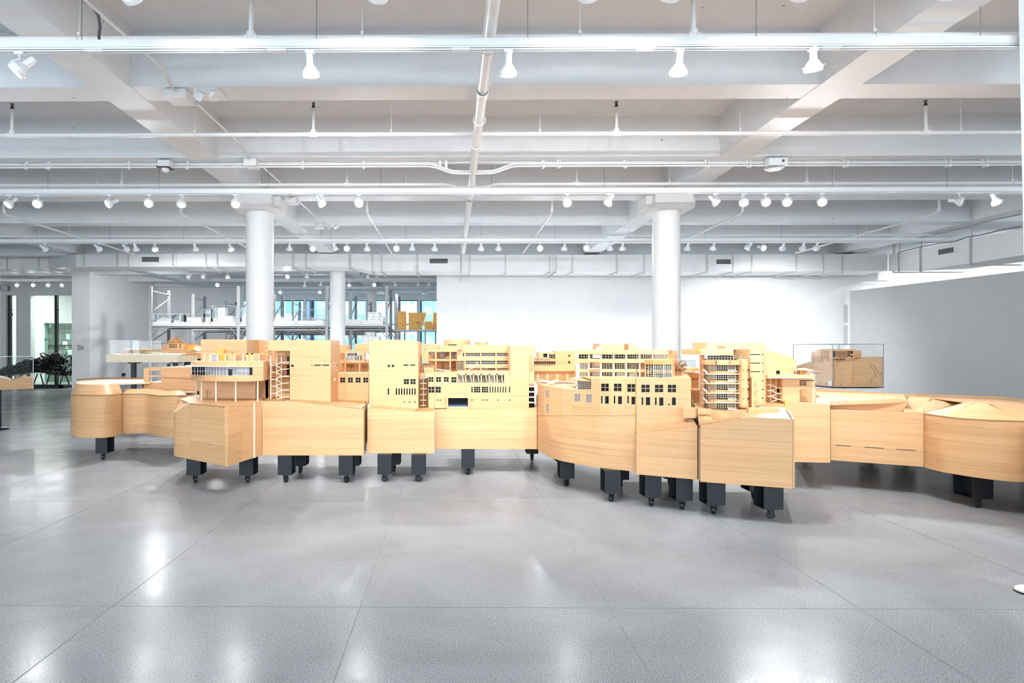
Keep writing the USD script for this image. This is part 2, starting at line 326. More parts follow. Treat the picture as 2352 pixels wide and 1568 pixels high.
# perimeter walls
def wall(name, mesh, mat='wall_paint'): return single(name, mesh, mat, None, None, kind='structure')
wall('wall_left', box(XL - .2, XL, YB, YF, 0, ZS), 'dim_wall_paint')
wall('wall_right', box(XR, XR + .2, YB, YF, 0, ZS))
wins = [(-15.4, -11.2), (-9.6, -4.2), (-2.6, 2.6), (4.4, 9.6), (11.2, 15.2)]
p = sbox(XL, 0, XR, ZS).difference(unary_union([sbox(a, 1.0, b, 3.7) for a, b in wins]))
m = trimesh.creation.extrude_polygon(p, .2, engine='earcut'); m.vertices = np.c_[m.vertices[:, 0], YB - .2 + m.vertices[:, 2], m.vertices[:, 1]]; m.invert()
wall('wall_rear', m)
for k, (a, b) in enumerate(wins):
    t = Thing(f'window_{k + 1}', 'rear window behind the viewer', None, kind='structure')
    n = 4; fz = [box(a + (b - a) * i / n - .03, a + (b - a) * i / n + .03, YB - .13, YB - .07, 1.0, 3.7) for i in range(n + 1)] + [box(a, b, YB - .13, YB - .07, z - .03, z + .03) for z in (1.03, 2.4, 3.67)]
    t.part('frame', cat(fz), 'frame_black')
# white back wall on the right, and the storage bay behind its left end
xb = XX(1003, 17.2)
wall('wall_back', box(xb, XR, 17.2, 17.45, 0, ZS))
wall('wall_storage', box(xb, xb + .2, 17.45, YF, 0, ZS))
wall('trim_1', box(XX(1937.5, 17.2), XX(1943.5, 17.2), 17.12, 17.2, ZZ(741, 17.2), ZZ(700, 17.2)), 'grey_wall_paint')
wall('trim_2', box(XX(1937.5, 17.2), XX(1943.5, 17.2), 17.12, 17.2, ZZ(790, 17.2), ZZ(747, 17.2)), 'grey_wall_paint')
# low grey partition on the right
pl = Pl((1952, 16.9), (2345, 12.6)); e = pl.p0 + pl.t * 8.2
q = [pl.p0, e, e + pl.n * .14, pl.p0 + pl.n * .14]
wall('wall_partition', plan(q, 0, 3.04), 'grey_wall_paint')
# pier that closes the picture on the right, its face leaning a little
a, b = at(2336, -60, 4.42), at(2356, 800, 4.42)
V = [(a[0], 4.42, ZS), (a[0] + 1.2, 4.42, ZS), (a[0] + 1.2, 4.42, 0), (b[0], 4.42, 0), (b[0], 4.42, 1.4)]
V = np.array(V + [(x + (.56 if i in (0, 3, 4) else 0), 4.9, z) for i, (x, y, z) in enumerate(V)])
F = [[0, 2, 1], [0, 4, 2], [4, 3, 2], [5, 6, 7], [5, 7, 9], [9, 7, 8]] + [q for i in range(5) for q in ([i, (i + 1) % 5, 5 + (i + 1) % 5], [i, 5 + (i + 1) % 5, 5 + i])]
m = trimesh.Trimesh(V, F); m.fix_normals(); wall('wall_pier', m)
# left: end wall with its return, wall behind the racks
x0, x1 = XX(165, 20.3), XX(206, 20.3)
wall('wall_end', box(x0, x1, 20.3, 25.2, 0, ZS), 'dim_wall_paint')
wall('wall_rack', box(x1, XX(556, 25.0), 25.0, 25.2, 0, ZS), 'dim_wall_paint')
# far window wall
fw0, fw1, yw = XX(540, 28.5), xb, 28.5
zt, zl = ZZ(688.5, yw), .5
n = 9; ww = (fw1 - fw0 - .1) / n
p = sbox(XL, 0, XR, ZS).difference(unary_union([sbox(fw0 + .05 + ww * k + .05, zl, fw0 + .05 + ww * (k + 1) - .05, zt) for k in range(n)]))
m = trimesh.creation.extrude_polygon(p, .25, engine='earcut'); m.vertices = np.c_[m.vertices[:, 0], yw + m.vertices[:, 2], m.vertices[:, 1]]; m.invert()
wall('wall_far', m, 'wall_paint')
for k in range(n):
    t = Thing(f'window_{k + 6}', 'tall far window looking onto pale blue buildings', None, kind='structure'); a, b = fw0 + .05 + ww * k + .05, fw0 + .05 + ww * (k + 1) - .05
    t.part('frame', cat([box(a, a + .03, yw + .08, yw + .13, zl, zt), box(b - .03, b, yw + .08, yw + .13, zl, zt), box(a, b, yw + .08, yw + .13, zt - .04, zt), box(a, b, yw + .08, yw + .13, 2.55, 2.6)]), 'frame_black' if k in (2, 7) else 'rack_grey')
    t.part('pane', box(a + .03, b - .03, yw + .10, yw + .106, zl, zt - .04), 'clear_glass')
# glazed wall at the far left
yg = 22.0
ax, bx, cx_, dx = XX(-60, yg), XX(37, yg), XX(70, yg), XX(166, yg)
zg = ZZ(677, yg)
p = sbox(XL, 0, dx, ZS).difference(unary_union([sbox(XL + .2, 0, bx, zg), sbox(cx_, 0, dx - .02, zg)]))
m = trimesh.creation.extrude_polygon(p, .25, engine='earcut'); m.vertices = np.c_[m.vertices[:, 0], yg + m.vertices[:, 2], m.vertices[:, 1]]; m.invert()
wall('wall_glazed', m, 'grey_wall_paint')
for k, (a, b, ms) in enumerate([(XL + .2, bx, [XX(16, yg), XX(22, yg)]), (cx_, dx - .02, [XX(123.5, yg), XX(129.5, yg)])]):
    t = Thing(f'door_{k + 1}', 'tall glazed door with a black steel post in the far left wall', None, kind='structure')
    t.part('post', box(ms[0], ms[1], yg + .04, yg + .14, 0, zg), 'frame_black')
    t.part('bracket', box(ms[1], ms[1] + .10, yg - .03, yg + .02, ZZ(712.5, yg), ZZ(710, yg)), 'frame_black')
    t.part('pane', box(a, ms[0], yg + .085, yg + .097, 0, zg), 'green_glass'); t.part('pane', box(ms[1], b, yg + .085, yg + .097, 0, zg), 'green_glass')
t = Thing('access_control', 'small black box on the post of the leftmost glazed door', 'switch', loc=(XX(24, yg), yg, ZZ(722, yg)))
t.part('housing', pbox(22, 719, 27.5, 725, yg + .0, .05), 'frame_black'); t.part('button', pbox(23.5, 721, 26, 723.5, yg - .006, .006), 'rack_grey')
# the lobby beyond the glass
wall('wall_lobby', box(XL, dx, 26.2, 26.4, 0, ZS))
lob = XX(130, 25.2)
t = Thing('lobby_cabinet', 'mint green glass booth with white top behind the glazed doors', 'booth', loc=(XX(100, 24.4), 24.4, 0))
t.part('side_panel', box(XX(71, 24.4), XX(99, 24.4), 24.4, 24.5, 0, ZZ(741, 24.4)), 'mint_wall')
t.part('door_leaf', box(XX(91, 24.38), XX(99, 24.38), 24.36, 24.395, 0, ZZ(752, 24.4)), 'green_glass')
t.part('return_panel', box(XX(99.3, 24.4), XX(106, 24.4), 24.4, 24.5, 0, ZZ(741, 24.4)), 'mint_dark')
t.part('handle', pbox(91.2, 782, 94.8, 804, 24.33, .02), 'frame_black'); t.part('sign_plate', pbox(79, 765, 86, 769.5, 24.38, .015), 'frame_black')
t.part('card_reader', pbox(102.2, 778, 105, 782, 24.38, .015), 'frame_black'); t.part('notice', pbox(80, 772, 92, 781.5, 24.385, .012), 'mint_dark')
t.part('header', box(XX(69, 24.3), XX(166, 24.3), 24.3, 24.55, ZZ(741, 24.3), ZZ(739, 24.3)), 'wall_paint')
t = Thing('picture_wall', 'dark panel hung with small framed prints behind the glass doors', 'display board', loc=(XX(140, 24.6), 24.6, 0))
t.part('panel', box(XX(106.5, 24.6), XX(168, 24.6), 24.6, 24.65, 0, ZZ(741.5, 24.6)), 'print_green')
rng = random.Random(4); y = 744
while y < 838:
    h = rng.uniform(8, 14); x = 111
    while x < 162:
        w = rng.uniform(6, 13)
        if not (121 < x + w / 2 < 132): t.part('print', pbox(x, y, min(x + w, 164.5), y + h, 24.585, .015), rng.choice(['print_grey', 'mint_dark', 'print_grey', 'mint_wall', 'rack_grey']))
        x += w + 1.6
    y += h + 1.8
t.part('print', pbox(144, 784, 154.5, 791.5, 24.57, .02), 'sign_white', label='white printed notice'); t.part('shelf', pbox(106, 792.5, 165, 793.8, 24.53, .06), 'frame_black')
ex = Thing('exit_sign', 'exit sign in a grey case on the far left wall', 'sign', loc=(XX(9, 21.9), 21.9, ZZ(661, 21.9)))
ex.part('case', pbox(1, 655.5, 18.5, 667, 21.9, .09), 'rack_grey'); ex.part('face', pbox(2.5, 657, 16, 665.5, 21.893, .006), 'sign_white')
tm = meshkit.text_mesh('EXIT', .085, .004, True); v = np.array(tm.vertices); v[:, 0] *= 11.5 / 1350 * 21.9 / np.ptp(v[:, 0]); o = at(3.5, 664.3, 21.886)
tm.vertices = np.c_[o[0] + v[:, 0], np.full(len(v), o[1]) + .006 - v[:, 2], o[2] + v[:, 1]]; tm.invert(); ex.part('lettering', tm, 'sign_red')
for k, x in enumerate((-15.2, -13.4)): lp = Thing('ceiling_panel', f"added unseen glowing ceiling panel in the lobby behind the glazed wall, {('left', 'right')[k]}", 'added light', 'added lobby ceiling panels', loc=(x, 23.4, ZB)); lp.part('frame', box(x - .62, x + .62, 22.9, 24.1, ZB - .06, ZB - .01), 'lamp_white'); lp.part('diffuser', box(x - .58, x + .58, 22.94, 24.06, ZB - .066, ZB - .0605), 'panel_glow')  # added panels out of view, put in to brighten the lobby
# wall text
for k, s in enumerate(['Please', 'Do not touch', 'the models.', 'Thank you.']):
    if k == 0: wt = Thing('wall_lettering', 'four short lines of small dark lettering on the white wall end', 'lettering', loc=(XX(178, 20.3), 20.29, ZZ(797, 20.3)))
    tm = meshkit.text_mesh(s, .032, .003, True); v = np.array(tm.vertices); o = at(177.6, 793.2 + 3.05 * k + .9, 20.297)
    tm.vertices = np.c_[o[0] + v[:, 0] * .9, 20.2995 - v[:, 2], o[2] + v[:, 1]]; tm.invert(); wt.part('line', tm, 'ink')
ad = Thing('power_adapter', 'black plug-in power adapter on the grey wall left of a black table post', 'plug', loc=(x1, 22.4, .4))
ad.part('outlet_plate', box(x1, x1 + .006, 22.25, 22.45, .33, .47), 'sign_white'); ad.part('adapter', box(x1 + .006, x1 + .08, 22.27, 22.40, .34, .46), 'black_rubber')
ad.part('cord', tube([(x1 + .04, 22.33, .34), (x1 + .05, 22.35, .26), (x1 + .03, 22.42, .2), (x1 + .02, 22.5, .1), (x1 + .02, 22.5, .004)], .005, 6), 'black_rubber')
# buildings outside the far windows
rng = random.Random(11)
def tower(x0, x1, y0, y1, h, wallm, glass, nx, nz, label):
    t = Thing('office_building', label, 'building', loc=((x0 + x1) / 2, y0, -3)); t.part('body', box(x0, x1, y0, y1, -3, h), wallm)
    for j in range(nz):
        for i in range(nx):
            a, c = x0 + (x1 - x0) * (i + .18) / nx, x0 + (x1 - x0) * (i + .82) / nx; z0 = -2 + (h + 1) * (j + .2) / nz; z1 = -2 + (h + 1) * (j + .78) / nz
            if z1 > 0 and z0 < 9: t.part('window', box(a, c, y0 - .04, y0, z0, z1), glass)
tower(-17.5, -11.2, 44, 54, 16, 'facade_white', 'facade_glass', 9, 9, 'pale office block with dark blue windows beyond the far windows, behind the left column')
tower(-10.8, -6.6, 46, 56, 14, 'facade_blue', 'facade_white', 4, 8, 'light blue building seen between the two round columns')
tower(-6.2, -2.6, 43, 52, 18, 'facade_white', 'facade_blue', 6, 12, 'pale building with blue windows seen just right of the second column')
tower(-2.3, 3.2, 45, 55, 15, 'facade_blue', 'facade_white', 6, 14, 'light blue building with white bands seen above the orange shelf models')
single('street_ground', box(-60, 60, 29.4, 90, -3.2, -3.0), 'asphalt_grey', None, None, kind='structure')

# ================================================================ CEILING FIXTURES
ZT = CAMZ + 2.33 - .0      # underside region of the light tracks
def lamp(px, Y, zt, aim, lit, label, group, power=1.0, k=1.0):
    x = XX(px, Y); t = Thing('track_spotlight', label, 'spotlight', group, loc=(x, Y, zt))
    a = np.array(aim, float); a /= np.linalg.norm(a); o = np.array([x, Y, zt])
    down = a[2] < -.965
    piv = o + [0, 0, -.105 * k]
    c0 = piv - a * .0 if down else piv + np.array([0, 0, -.02]) - a * .045
    t.part('adapter', box(x - .035, x + .035, Y - .016, Y + .016, zt - .016, zt), 'lamp_white')
    t.part('socket', lathe([(0, -.088 * k), (.024, -.088 * k), (.026, -.082 * k), (.026, 0), (0, 0)], 16, c0, a), 'lamp_white', smooth=40)
    sh = t.part('reflector', lathe([(0, -.002), (.026, 0), (.034, .006), (.050, .030), (.060, .052), (.060, .058), (.056, .058), (.03, .012), (0, .008)], 24, c0, a), 'lamp_white', smooth=35)
    t.part('rim', lathe([(.060, .050), (.066, .050), (.067, .054), (.067, .080), (.063, .086), (.058, .086), (.058, .052)], 24, c0, a), 'lamp_white', smooth=35)
    t.part('lens', lathe([(0, .066), (.058, .066), (.058, .078), (.045, .088), (0, .095)], 24, c0, a), 'lens_lit' if lit else 'lens_dim', smooth=40)
    if down: t.part('stem', tube([o + [0, 0, -.014], c0 - a * .085], .011, 8), 'lamp_white')
    else:
        side = np.cross(a, [0, 0, 1.0]); side /= np.linalg.norm(side); up = np.cross(side, a); cc = c0 + a * .05
        arc = [cc + (math.cos(q) * side + math.sin(q) * up) * .072 for q in np.linspace(0, math.pi, 9)]
        t.part('stem', tube([o + [0, 0, -.014], [x, Y, zt - .05], arc[4]], .007, 6), 'lamp_white')
        t.part('yoke', tube(arc, .004, 5), 'lamp_white')
    if power:
        L = UsdLux.SphereLight.Define(stage, t.path + '/beam'); L.CreateRadiusAttr(.045)
        s = UsdLux.ShapingAPI.Apply(L.GetPrim()); s.CreateShapingConeAngleAttr(46.0); s.CreateShapingConeSoftnessAttr(1.0)
        L.CreateIntensityAttr(1000.0 * power * SPOT); L.CreateColorAttr(Gf.Vec3f(.96, .98, 1))
        z = c0 + a * .15 - o; u, v, d = fr(-a)
        m = Gf.Matrix4d(*[float(q) for q in (*u, 0, *v, 0, *d, 0, *z, 1)]); L.AddTransformOp().Set(m)
    return t
def track(Y, zt, x0, x1, rods, label, group='ceiling light tracks'):
    t = Thing('light_track', label, 'light track', group, loc=((x0 + x1) / 2, Y, zt))
    t.part('raceway', box(x0, x1, Y - .024, Y + .024, zt + .030, zt + .085), 'track_white')
    t.part('track_rail', cat([box(x0, x1, Y - .019, Y - .010, zt, zt + .029), box(x0, x1, Y + .010, Y + .019, zt, zt + .029), box(x0, x1, Y - .012, Y + .012, zt + .016, zt + .0299)]), 'track_white')
    t.part('rail_slot', box(x0, x1, Y - .0200, Y - .0188, zt + .010, zt + .015), 'cable_dark')
    for px in rods:
        x = XX(px, Y); r = t.part('hanger_rod', tube([(x, Y, zt + .08), (x, Y, ZS)], .0028, 6), 'steel_wire'); t.part('nut', lathe([(0, 0), (.007, 0), (.007, .012), (0, .012)], 6, (x, Y, zt + .085)), 'steel_wire', parent=r)
    for px in np.linspace(0, 1, 7)[1:-1]: t.part('coupler', box(x0 + (x1 - x0) * px - .07, x0 + (x1 - x0) * px + .07, Y - .021, Y + .021, zt - .002, zt + .012), 'track_white')
Y1, Y2, Y3 = 4.50, 8.77, 12.74
zt1, zt2, zt3 = ZZ(116.5, Y1), ZZ(446, Y2), ZZ(557, Y3)
track(Y1, zt1, XX(-200, Y1), XX(2337, Y1), [188, 727, 1212, 1737, 2252], 'white lighting track nearest the viewer, across the top of the picture')
track(Y2, zt2, XX(-200, Y2), XX(2500, Y2), [110, 366, 617, 874, 1129, 1388, 1649, 1913, 2175], 'middle white lighting track, passing in front of the column capitals')
track(Y3, zt3, XX(-150, Y3), XX(2210, Y3), [85, 252, 422, 761, 932, 1104, 1275, 1446, 1620, 1795, 1970], 'white lighting track just before the back duct')
G1, G2, G3 = 'spotlights on the front track', 'spotlights on the middle track', 'spotlights on the back track'
lamp(45, Y1, zt1, (-.62, -.35, -.75), True, 'white spotlight tilted down to the left at the upper left corner', G1, 1.0)
for px, a, w in ((712, (.03, .22, -1), 'above the stair tower of the model'), (1168, (-.02, .22, -1), 'just right of the big white pipe'), (1560, (-.04, .2, -1), 'above the right round column'), (1868, (.14, .25, -1), 'slightly tilted, second lamp from the right pier')):
    lamp(px, Y1, zt1, a, False, f'white spotlight pointing down on the front track, {w}', G1, 1.1)
Y0, zt0 = 3.6, CAMZ + 2.33
track(Y0, zt0 - .02, XX(-200, Y0), XX(2290, Y0), [300, 900, 1500, 2100], 'white lighting track just above the top edge of the picture')
for px, a, w in ((300, (.1, .9, -.42), 'far left'), (868, (-.15, .9, -.42), 'left of the thick pipe'), (1351, (.1, .9, -.42), 'right of the thick pipe'), (1541, (.0, .9, -.42), 'above the right column'), (1840, (.15, .9, -.42), 'right'), (2180, (.25, .8, -.5), 'far right')):
    lamp(px, Y0, zt0 - .02, a, False, f'white spotlight at the top edge of the picture, {w}', 'spotlights at the top edge', 1.9)
ordn = ['first', 'second', 'third', 'fourth', 'fifth', 'sixth', 'seventh', 'eighth', 'ninth', 'tenth', 'eleventh', 'twelfth', 'thirteenth', 'fourteenth', 'fifteenth', 'sixteenth', 'seventeenth', 'eighteenth', 'nineteenth', 'twentieth', 'twenty-first', 'twenty-second', 'twenty-third', 'twenty-fourth', 'twenty-fifth', 'twenty-sixth', 'twenty-seventh', 'twenty-eighth', 'twenty-ninth', 'thirtieth']
row2 = [(22, (-.25, -.55, -.62), 1), (87, (.22, -.85, -.45), 1), (252, (-.5, -.65, -.5), 1), (343, (.12, -.9, -.35), 1), (417, (.12, -.45, -.9), 1), (541, (.25, -.6, -.7), 1), (738, (.55, -.15, -.75), 1), (824, (.25, -.8, -.45), 1),
        (1302, (.15, -.75, -.6), 1), (1398, (-.5, -.05, -.85), 0), (1643, (.75, .05, -.6), 0), (1708, (-.1, -.5, -.8), 1), (1758, (-.1, -.9, -.4), 1), (1808, (-.45, -.75, -.45), 1), (1888, (-.4, -.8, -.4), 1), (2203, (.85, -.45, -.25), 1), (2288, (.6, .1, -.85), 0)]
for i, (px, a, lit) in enumerate(row2):
    lamp(px, Y2, zt2, a, lit, f"{'glowing' if lit else 'unlit-looking'} white spotlight, {ordn[i]} from the left on the middle track", G2, 1.9 if lit else .8)
row3 = [(103, (.3, .75, -.5), 3), (227, (.22, .75, -.5), 3), (290, (.1, .75, -.5), 3), (312, (.0, .6, -.9), 0), (356, (.36, -.6, -.95), 0), (449, (0, .6, -.9), 0), (530, (.4, -.3, -.8), 0), (665, (-.1, .3, -.85), 0), (719, (0, -.95, -.3), 1), (770, (.3, .3, -.85), 0), (797, (.0, -.95, -.3), 1), (843, (0, .6, -.9), 0), (911, (0, -.95, -.3), 1), (947, (-.05, .3, -.95), 0), (998, (-.04, .6, -.9), 0),
        (1105, (0, .6, -.9), 0), (1145, (.05, .6, -.9), 0), (1240, (0, -.95, -.3), 1), (1296, (0, .6, -.9), 0), (1347, (-.2, -.9, -.35), 1), (1401, (0, .6, -.9), 0), (1430, (.12, .6, -.9), 0), (1579, (0, .6, -.9), 1), (1638, (0, .6, -.9), 1), (1718, (-.5, .3, -.8), 0), (1752, (.3, -.9, -.4), 1), (1798, (.25, .8, -.6), 2), (1844, (.25, .8, -.6), 2), (1875, (.25, .8, -.6), 2)]
for i, (px, a, lit) in enumerate(row3):
    lamp(px, Y3, zt3, a, lit == 1, f"{'bright' if lit == 1 else 'pale'} white spotlight, {ordn[i]} from the left on the track before the duct", G3, {0: 4.0, 1: .5 if a[1] < 0 else 4.0, 2: 2.6, 3: 2.4}[lit])
# rear bay tracks and lamps
track(17.8, ZZ(625, 17.8), XX(425, 17.8), XX(1000, 17.8), [480, 700, 930], 'short white lighting track right behind the duct, above the racks')
track(20.0, ZZ(645, 20.0), XX(490, 20.0), XX(1000, 20.0), [520, 760], 'white lighting track over the middle of the storage bay')
track(22.9, ZZ(663, 22.9), XX(600, 22.9), XX(1000, 22.9), [640, 950], 'farthest white lighting track, close to the blue windows')
track(20.6, ZZ(645.5, 20.6), XX(-40, 20.6), XX(164, 20.6), [60], 'white lighting track before the glazed doors at far left')
for i, (px, a, lit) in enumerate([(433, (-.8, .5, -.4), 0), (467, (-.7, .65, -.4), 0), (523, (.2, -.3, -.9), 1), (661, (0, -.9, -.3), 1), (705, (-.2, .3, -.85), 0), (845, (-.2, .3, -.85), 0)]):
    lamp(px, 17.8, ZZ(625, 17.8), a, lit, f'small white spotlight, {ordn[i]} from the left on the track right behind the duct', 'spotlights in the storage bay', .4 if a[1] < -.5 else 2.4 if a[0] < -.65 else .9)
for i, (px, a, lit) in enumerate([(500, (0, -.9, -.3), 1), (700, (0, .2, -1), 0), (737, (-.2, .2, -.9), 0), (802, (0, -.6, -.7), 1), (860, (0, -.9, -.3), 1), (908, (.4, .3, -.8), 0), (960, (.2, .3, -.85), 0), (984, (-.2, .3, -.85), 0)]):
    lamp(px, 20.0, ZZ(645, 20.0), a, lit, f'small white spotlight, {ordn[i]} from the left over the middle of the storage bay', 'spotlights in the storage bay', .4 if a[1] < -.5 else 2.4 if a[0] < -.65 else .9)
for i, (px, a, lit) in enumerate([(644, (0, -.9, -.3), 1), (735, (0, -.9, -.3), 1), (973, (0, .15, -1), 1)]):
    lamp(px, 22.9, ZZ(663, 22.9), a, lit, f'tiny spotlight, {ordn[i]} from the left on the farthest track', 'spotlights in the storage bay', .4 if a[1] < -.5 else 2.4 if a[0] < -.65 else .9)
for i, (px, a, lit) in enumerate([(40, (.1, -.9, -.3), 1), (77, (.1, -.95, -.25), 1), (111, (.1, -.9, -.35), 1), (143, (.1, -.9, -.35), 1)]):
    lamp(px, 20.6, ZZ(645.5, 20.6), a, lit, f'dazzling spotlight, {ordn[i]} from the left before the glazed doors', 'spotlights before the glazed doors', .5)
# spotlights over the passage behind the grey partition (they light the bright wall there)
for i, (x, y) in enumerate([(12.4, 15.2), (13.2, 13.4), (13.4, 11.2), (13.6, 9.0)]):
    lx = 1038 + x / y * 1350; lamp(lx, y, 3.72, (.25, .75, -.35) if i % 2 else (.2, .45, .8), True, f'hidden spotlight over the bright passage behind the grey partition, {ordn[i]} from the back', 'spotlights over the passage', 7.0)

# --- the large white pipe under the beams
t = Thing('drain_pipe', 'thick white pipe running from the viewer to the back under the beams', 'pipe', loc=(.29, 8, CAMZ + 2.43))
xp, zp = .292, CAMZ + 2.43
t.part('pipe', tube([(xp, -2, zp + .03), (xp, 14.9, zp)], .052, 20), 'pipe_paint', smooth=40)
t.part('elbow', tube([(xp, 14.88, zp)] + [(xp - .12 * (1 - math.cos(q)) * .2, 14.9 + .12 * math.sin(q), zp + .12 - .12 * math.cos(q)) for q in np.linspace(.1, 1.57, 7)] + [(xp - .02, 15.02, zp + .5)], .054, 16), 'pipe_paint', smooth=40)
for y in (4.75, 6.25, 7.0, 8.75, 12.9): t.part('clevis_hanger', cat([tube([(xp + math.cos(q) * .064, y, zp + math.sin(q) * .064) for q in np.linspace(0, 2 * math.pi, 17)], .006, 6), tube([(xp, y, zp + .06), (xp, y, ZB + .1)], .005, 6)]), 'pipe_paint')
for y in (5.6, 9.6, 13.6): t.part('coupling', lathe([(.052, -.05), (.06, -.05), (.06, .05), (.052, .05)], 20, (xp, y, zp), (0, 1, 0)), 'pipe_paint', smooth=40)
# --- cross pipes with sprinklers
def dip(Y, z, px0, px1, r, y_lo=None, x_dip=None, amp=.1, w=.42):
    x0, x1 = XX(px0, Y), XX(px1, Y)
    if x_dip is None: return [(x0, Y, z), (x1, Y, z)]
    s = np.linspace(-1, 1, 15); return [(x0, Y, z)] + [(x_dip + q * w, Y, z - amp * (.5 + .5 * math.cos(math.pi * min(1, max(0, (abs(q) - .35) / .65))))) for q in s] + [(x1, Y, z)]
def sprinkler_line(Y, py, r, risers, hangers, label, top=None, px0=-250, px1=2600, x_dip=None, amp=.1, heads=True):
    z = ZZ(py, Y); t = Thing('sprinkler_pipe', label, 'pipe', 'sprinkler cross pipes', loc=(0, Y, z))
    t.part('pipe', tube(dip(Y, z, px0, px1, r, None, x_dip, amp), r, 12), 'pipe_paint', smooth=40)
    for px in risers:
        x = XX(px, Y); zt = ZZ(top, Y) if top is not None else ZS
        t.part('tee', cat([lathe([(0, -.05), (r * 1.35, -.05), (r * 1.35, .05), (0, .05)], 14, (x, Y, z), (1, 0, 0)), lathe([(0, 0), (r * 1.25, 0), (r * 1.25, .055), (0, .055)], 14, (x, Y, z))]), 'pipe_paint', smooth=40)
        t.part('riser', tube([(x, Y, z), (x, Y, zt - (.06 if heads else 0))], r * .72, 10), 'pipe_paint', smooth=40)
        if heads:
            t.part('sprinkler_head', cat([lathe([(0, -.062), (r * .8, -.062), (r * .8, -.045), (.009, -.04), (.009, -.02), (0, -.02)], 10, (x, Y, zt)), lathe([(0, -.004), (.020, -.006), (.020, 0), (0, 0)], 12, (x, Y, zt)), tube([(x - .012, Y, zt - .045), (x - .014, Y, zt - .02), (x, Y, zt - .004)], .003, 5), tube([(x + .012, Y, zt - .045), (x + .014, Y, zt - .02), (x, Y, zt - .004)], .003, 5)]), 'dark_brass')
    for px in hangers:
        x = XX(px, Y); t.part('hanger', cat([tube([(x, Y, z), (x, Y, ZS)], .0045, 6), tube([(x, Y + math.cos(q) * (r + .006), z + math.sin(q) * (r + .006)) for q in np.linspace(0, 2 * math.pi, 13)], .004, 5), box(x - .01, x + .01, Y - .012, Y + .012, z + r, z + r + .03)]), 'pipe_paint')
sprinkler_line(4.76, 88, .029, [577, 1593], [182, 832, 1332, 2008], 'thick white pipe right above the nearest lighting track', heads=False)
sprinkler_line(6.9, 308, .025, [28, 720, 1416, 2126], [448, 899, 1240, 1700, 2207], 'white sprinkler pipe with four upright black sprinkler heads', top=235)
sprinkler_line(9.1, 423, .022, [280, 798, 1325, 1853], [225, 597, 933, 1198, 1537, 1915, 2326], 'white sprinkler pipe that dips under the thick pipe just above the middle track', x_dip=.29, amp=.045, heads=False)
sprinkler_line(13.3, 541, .030, [], [47, 225, 320, 490, 690, 970, 1050, 1092, 1377, 1637, 1715, 1910], 'white cross pipe just above the track before the duct', px1=2190)
# branch lines running to the back
for X, lab in ((-8.25, 'far left'), (-4.98, 'left of the left column'), (-1.55, 'right of the left column'), (1.83, 'left of the right column'), (5.3, 'right of the right column'), (8.85, 'far right')):
    z = CAMZ + 2.47; t = Thing('branch_pipe', f'thin white branch pipe running to the back, {lab}', 'pipe', 'thin branch pipes', loc=(X, 12, z))
    t.part('pipe', tube([(X, 10.75, ZS), (X, 10.75, z + .06), (X, 10.79, z + .012), (X, 10.85, z), (X, 15.2, z - .02)], .019, 10), 'pipe_paint', smooth=40)
    t.part('elbow', lathe([(0, -.03), (.026, -.03), (.026, .03), (0, .03)], 10, (X, 10.76, z + .05)), 'pipe_paint', smooth=40); t.part('hanger', cat([tube([(X, 12.6, z), (X, 12.6, ZS)], .004, 6), box(X - .024, X + .024, 12.585, 12.615, z - .024, z + .03)]), 'pipe_paint')
    t.part('cross_tee', cat([lathe([(0, -.05), (.034, -.05), (.034, .05), (0, .05)], 12, (X, 13.3, z), (1, 0, 0)), box(X - .02, X + .02, 13.24, 13.36, z - .03, z + .03)]), 'pipe_paint')
# conduits and cables under the second beam
Yc = 8.12; t = Thing('conduit_run', 'pair of white conduits clipped under a beam, bowing under the thick pipe', 'conduit', loc=(0, Yc, ZZ(378, Yc)))
t.part('conduit', tube(dip(Yc, ZZ(376, Yc), -200, 2600, .015, x_dip=.29, amp=.105, w=.62), .016, 10), 'pipe_paint', smooth=40)
t.part('conduit', tube(dip(Yc - .03, ZZ(383.5, Yc), -200, 2600, .013, x_dip=.29, amp=.10, w=.62), .012, 8), 'pipe_paint', smooth=40)
for px in (60, 110, 296, 430, 695, 835, 1010, 1024, 1247, 1283, 1435, 1622, 1718, 1940, 2175, 2260): x = XX(px, Yc); t.part('strap', cat([box(x - .012, x + .012, Yc - .05, Yc + .03, ZZ(386.5, Yc) , ZZ(384, Yc)), box(x - .012, x + .012, Yc + .02, Yc + .03, ZZ(386, Yc), ZB), box(x + .014, x + .022, Yc - .046, Yc - .03, ZZ(388, Yc), ZZ(371, Yc))]), 'lamp_white')
rng = random.Random(3); t = Thing('cable_bundle', 'sagging bundle of white cables above the conduits', 'cable', loc=(0, Yc, ZB))
for k in range(4):
    xs = np.linspace(XX(-150, Yc), XX(2550, Yc), 90); zz = [ZZ(371, Yc) + .012 * k * .6 + .013 * math.sin(x * (2.1 + .4 * k) + k) - .006 * rng.random() for x in xs]
    t.part('cable', tube([(x, Yc + .05 + .012 * k, min(z, ZB - .008)) for x, z in zip(xs, zz)], .0045, 5), 'lamp_white')
for px in (59, 247, 818, 1008, 1197, 1390, 1583, 1973, 2172): x = XX(px, Yc); t.part('ring_hook', tube([(x, Yc + .06 + .03 * math.cos(q), ZB - .035 + .034 * math.sin(q)) for q in np.linspace(0, 6.28, 13)], .003, 5), 'lamp_white')
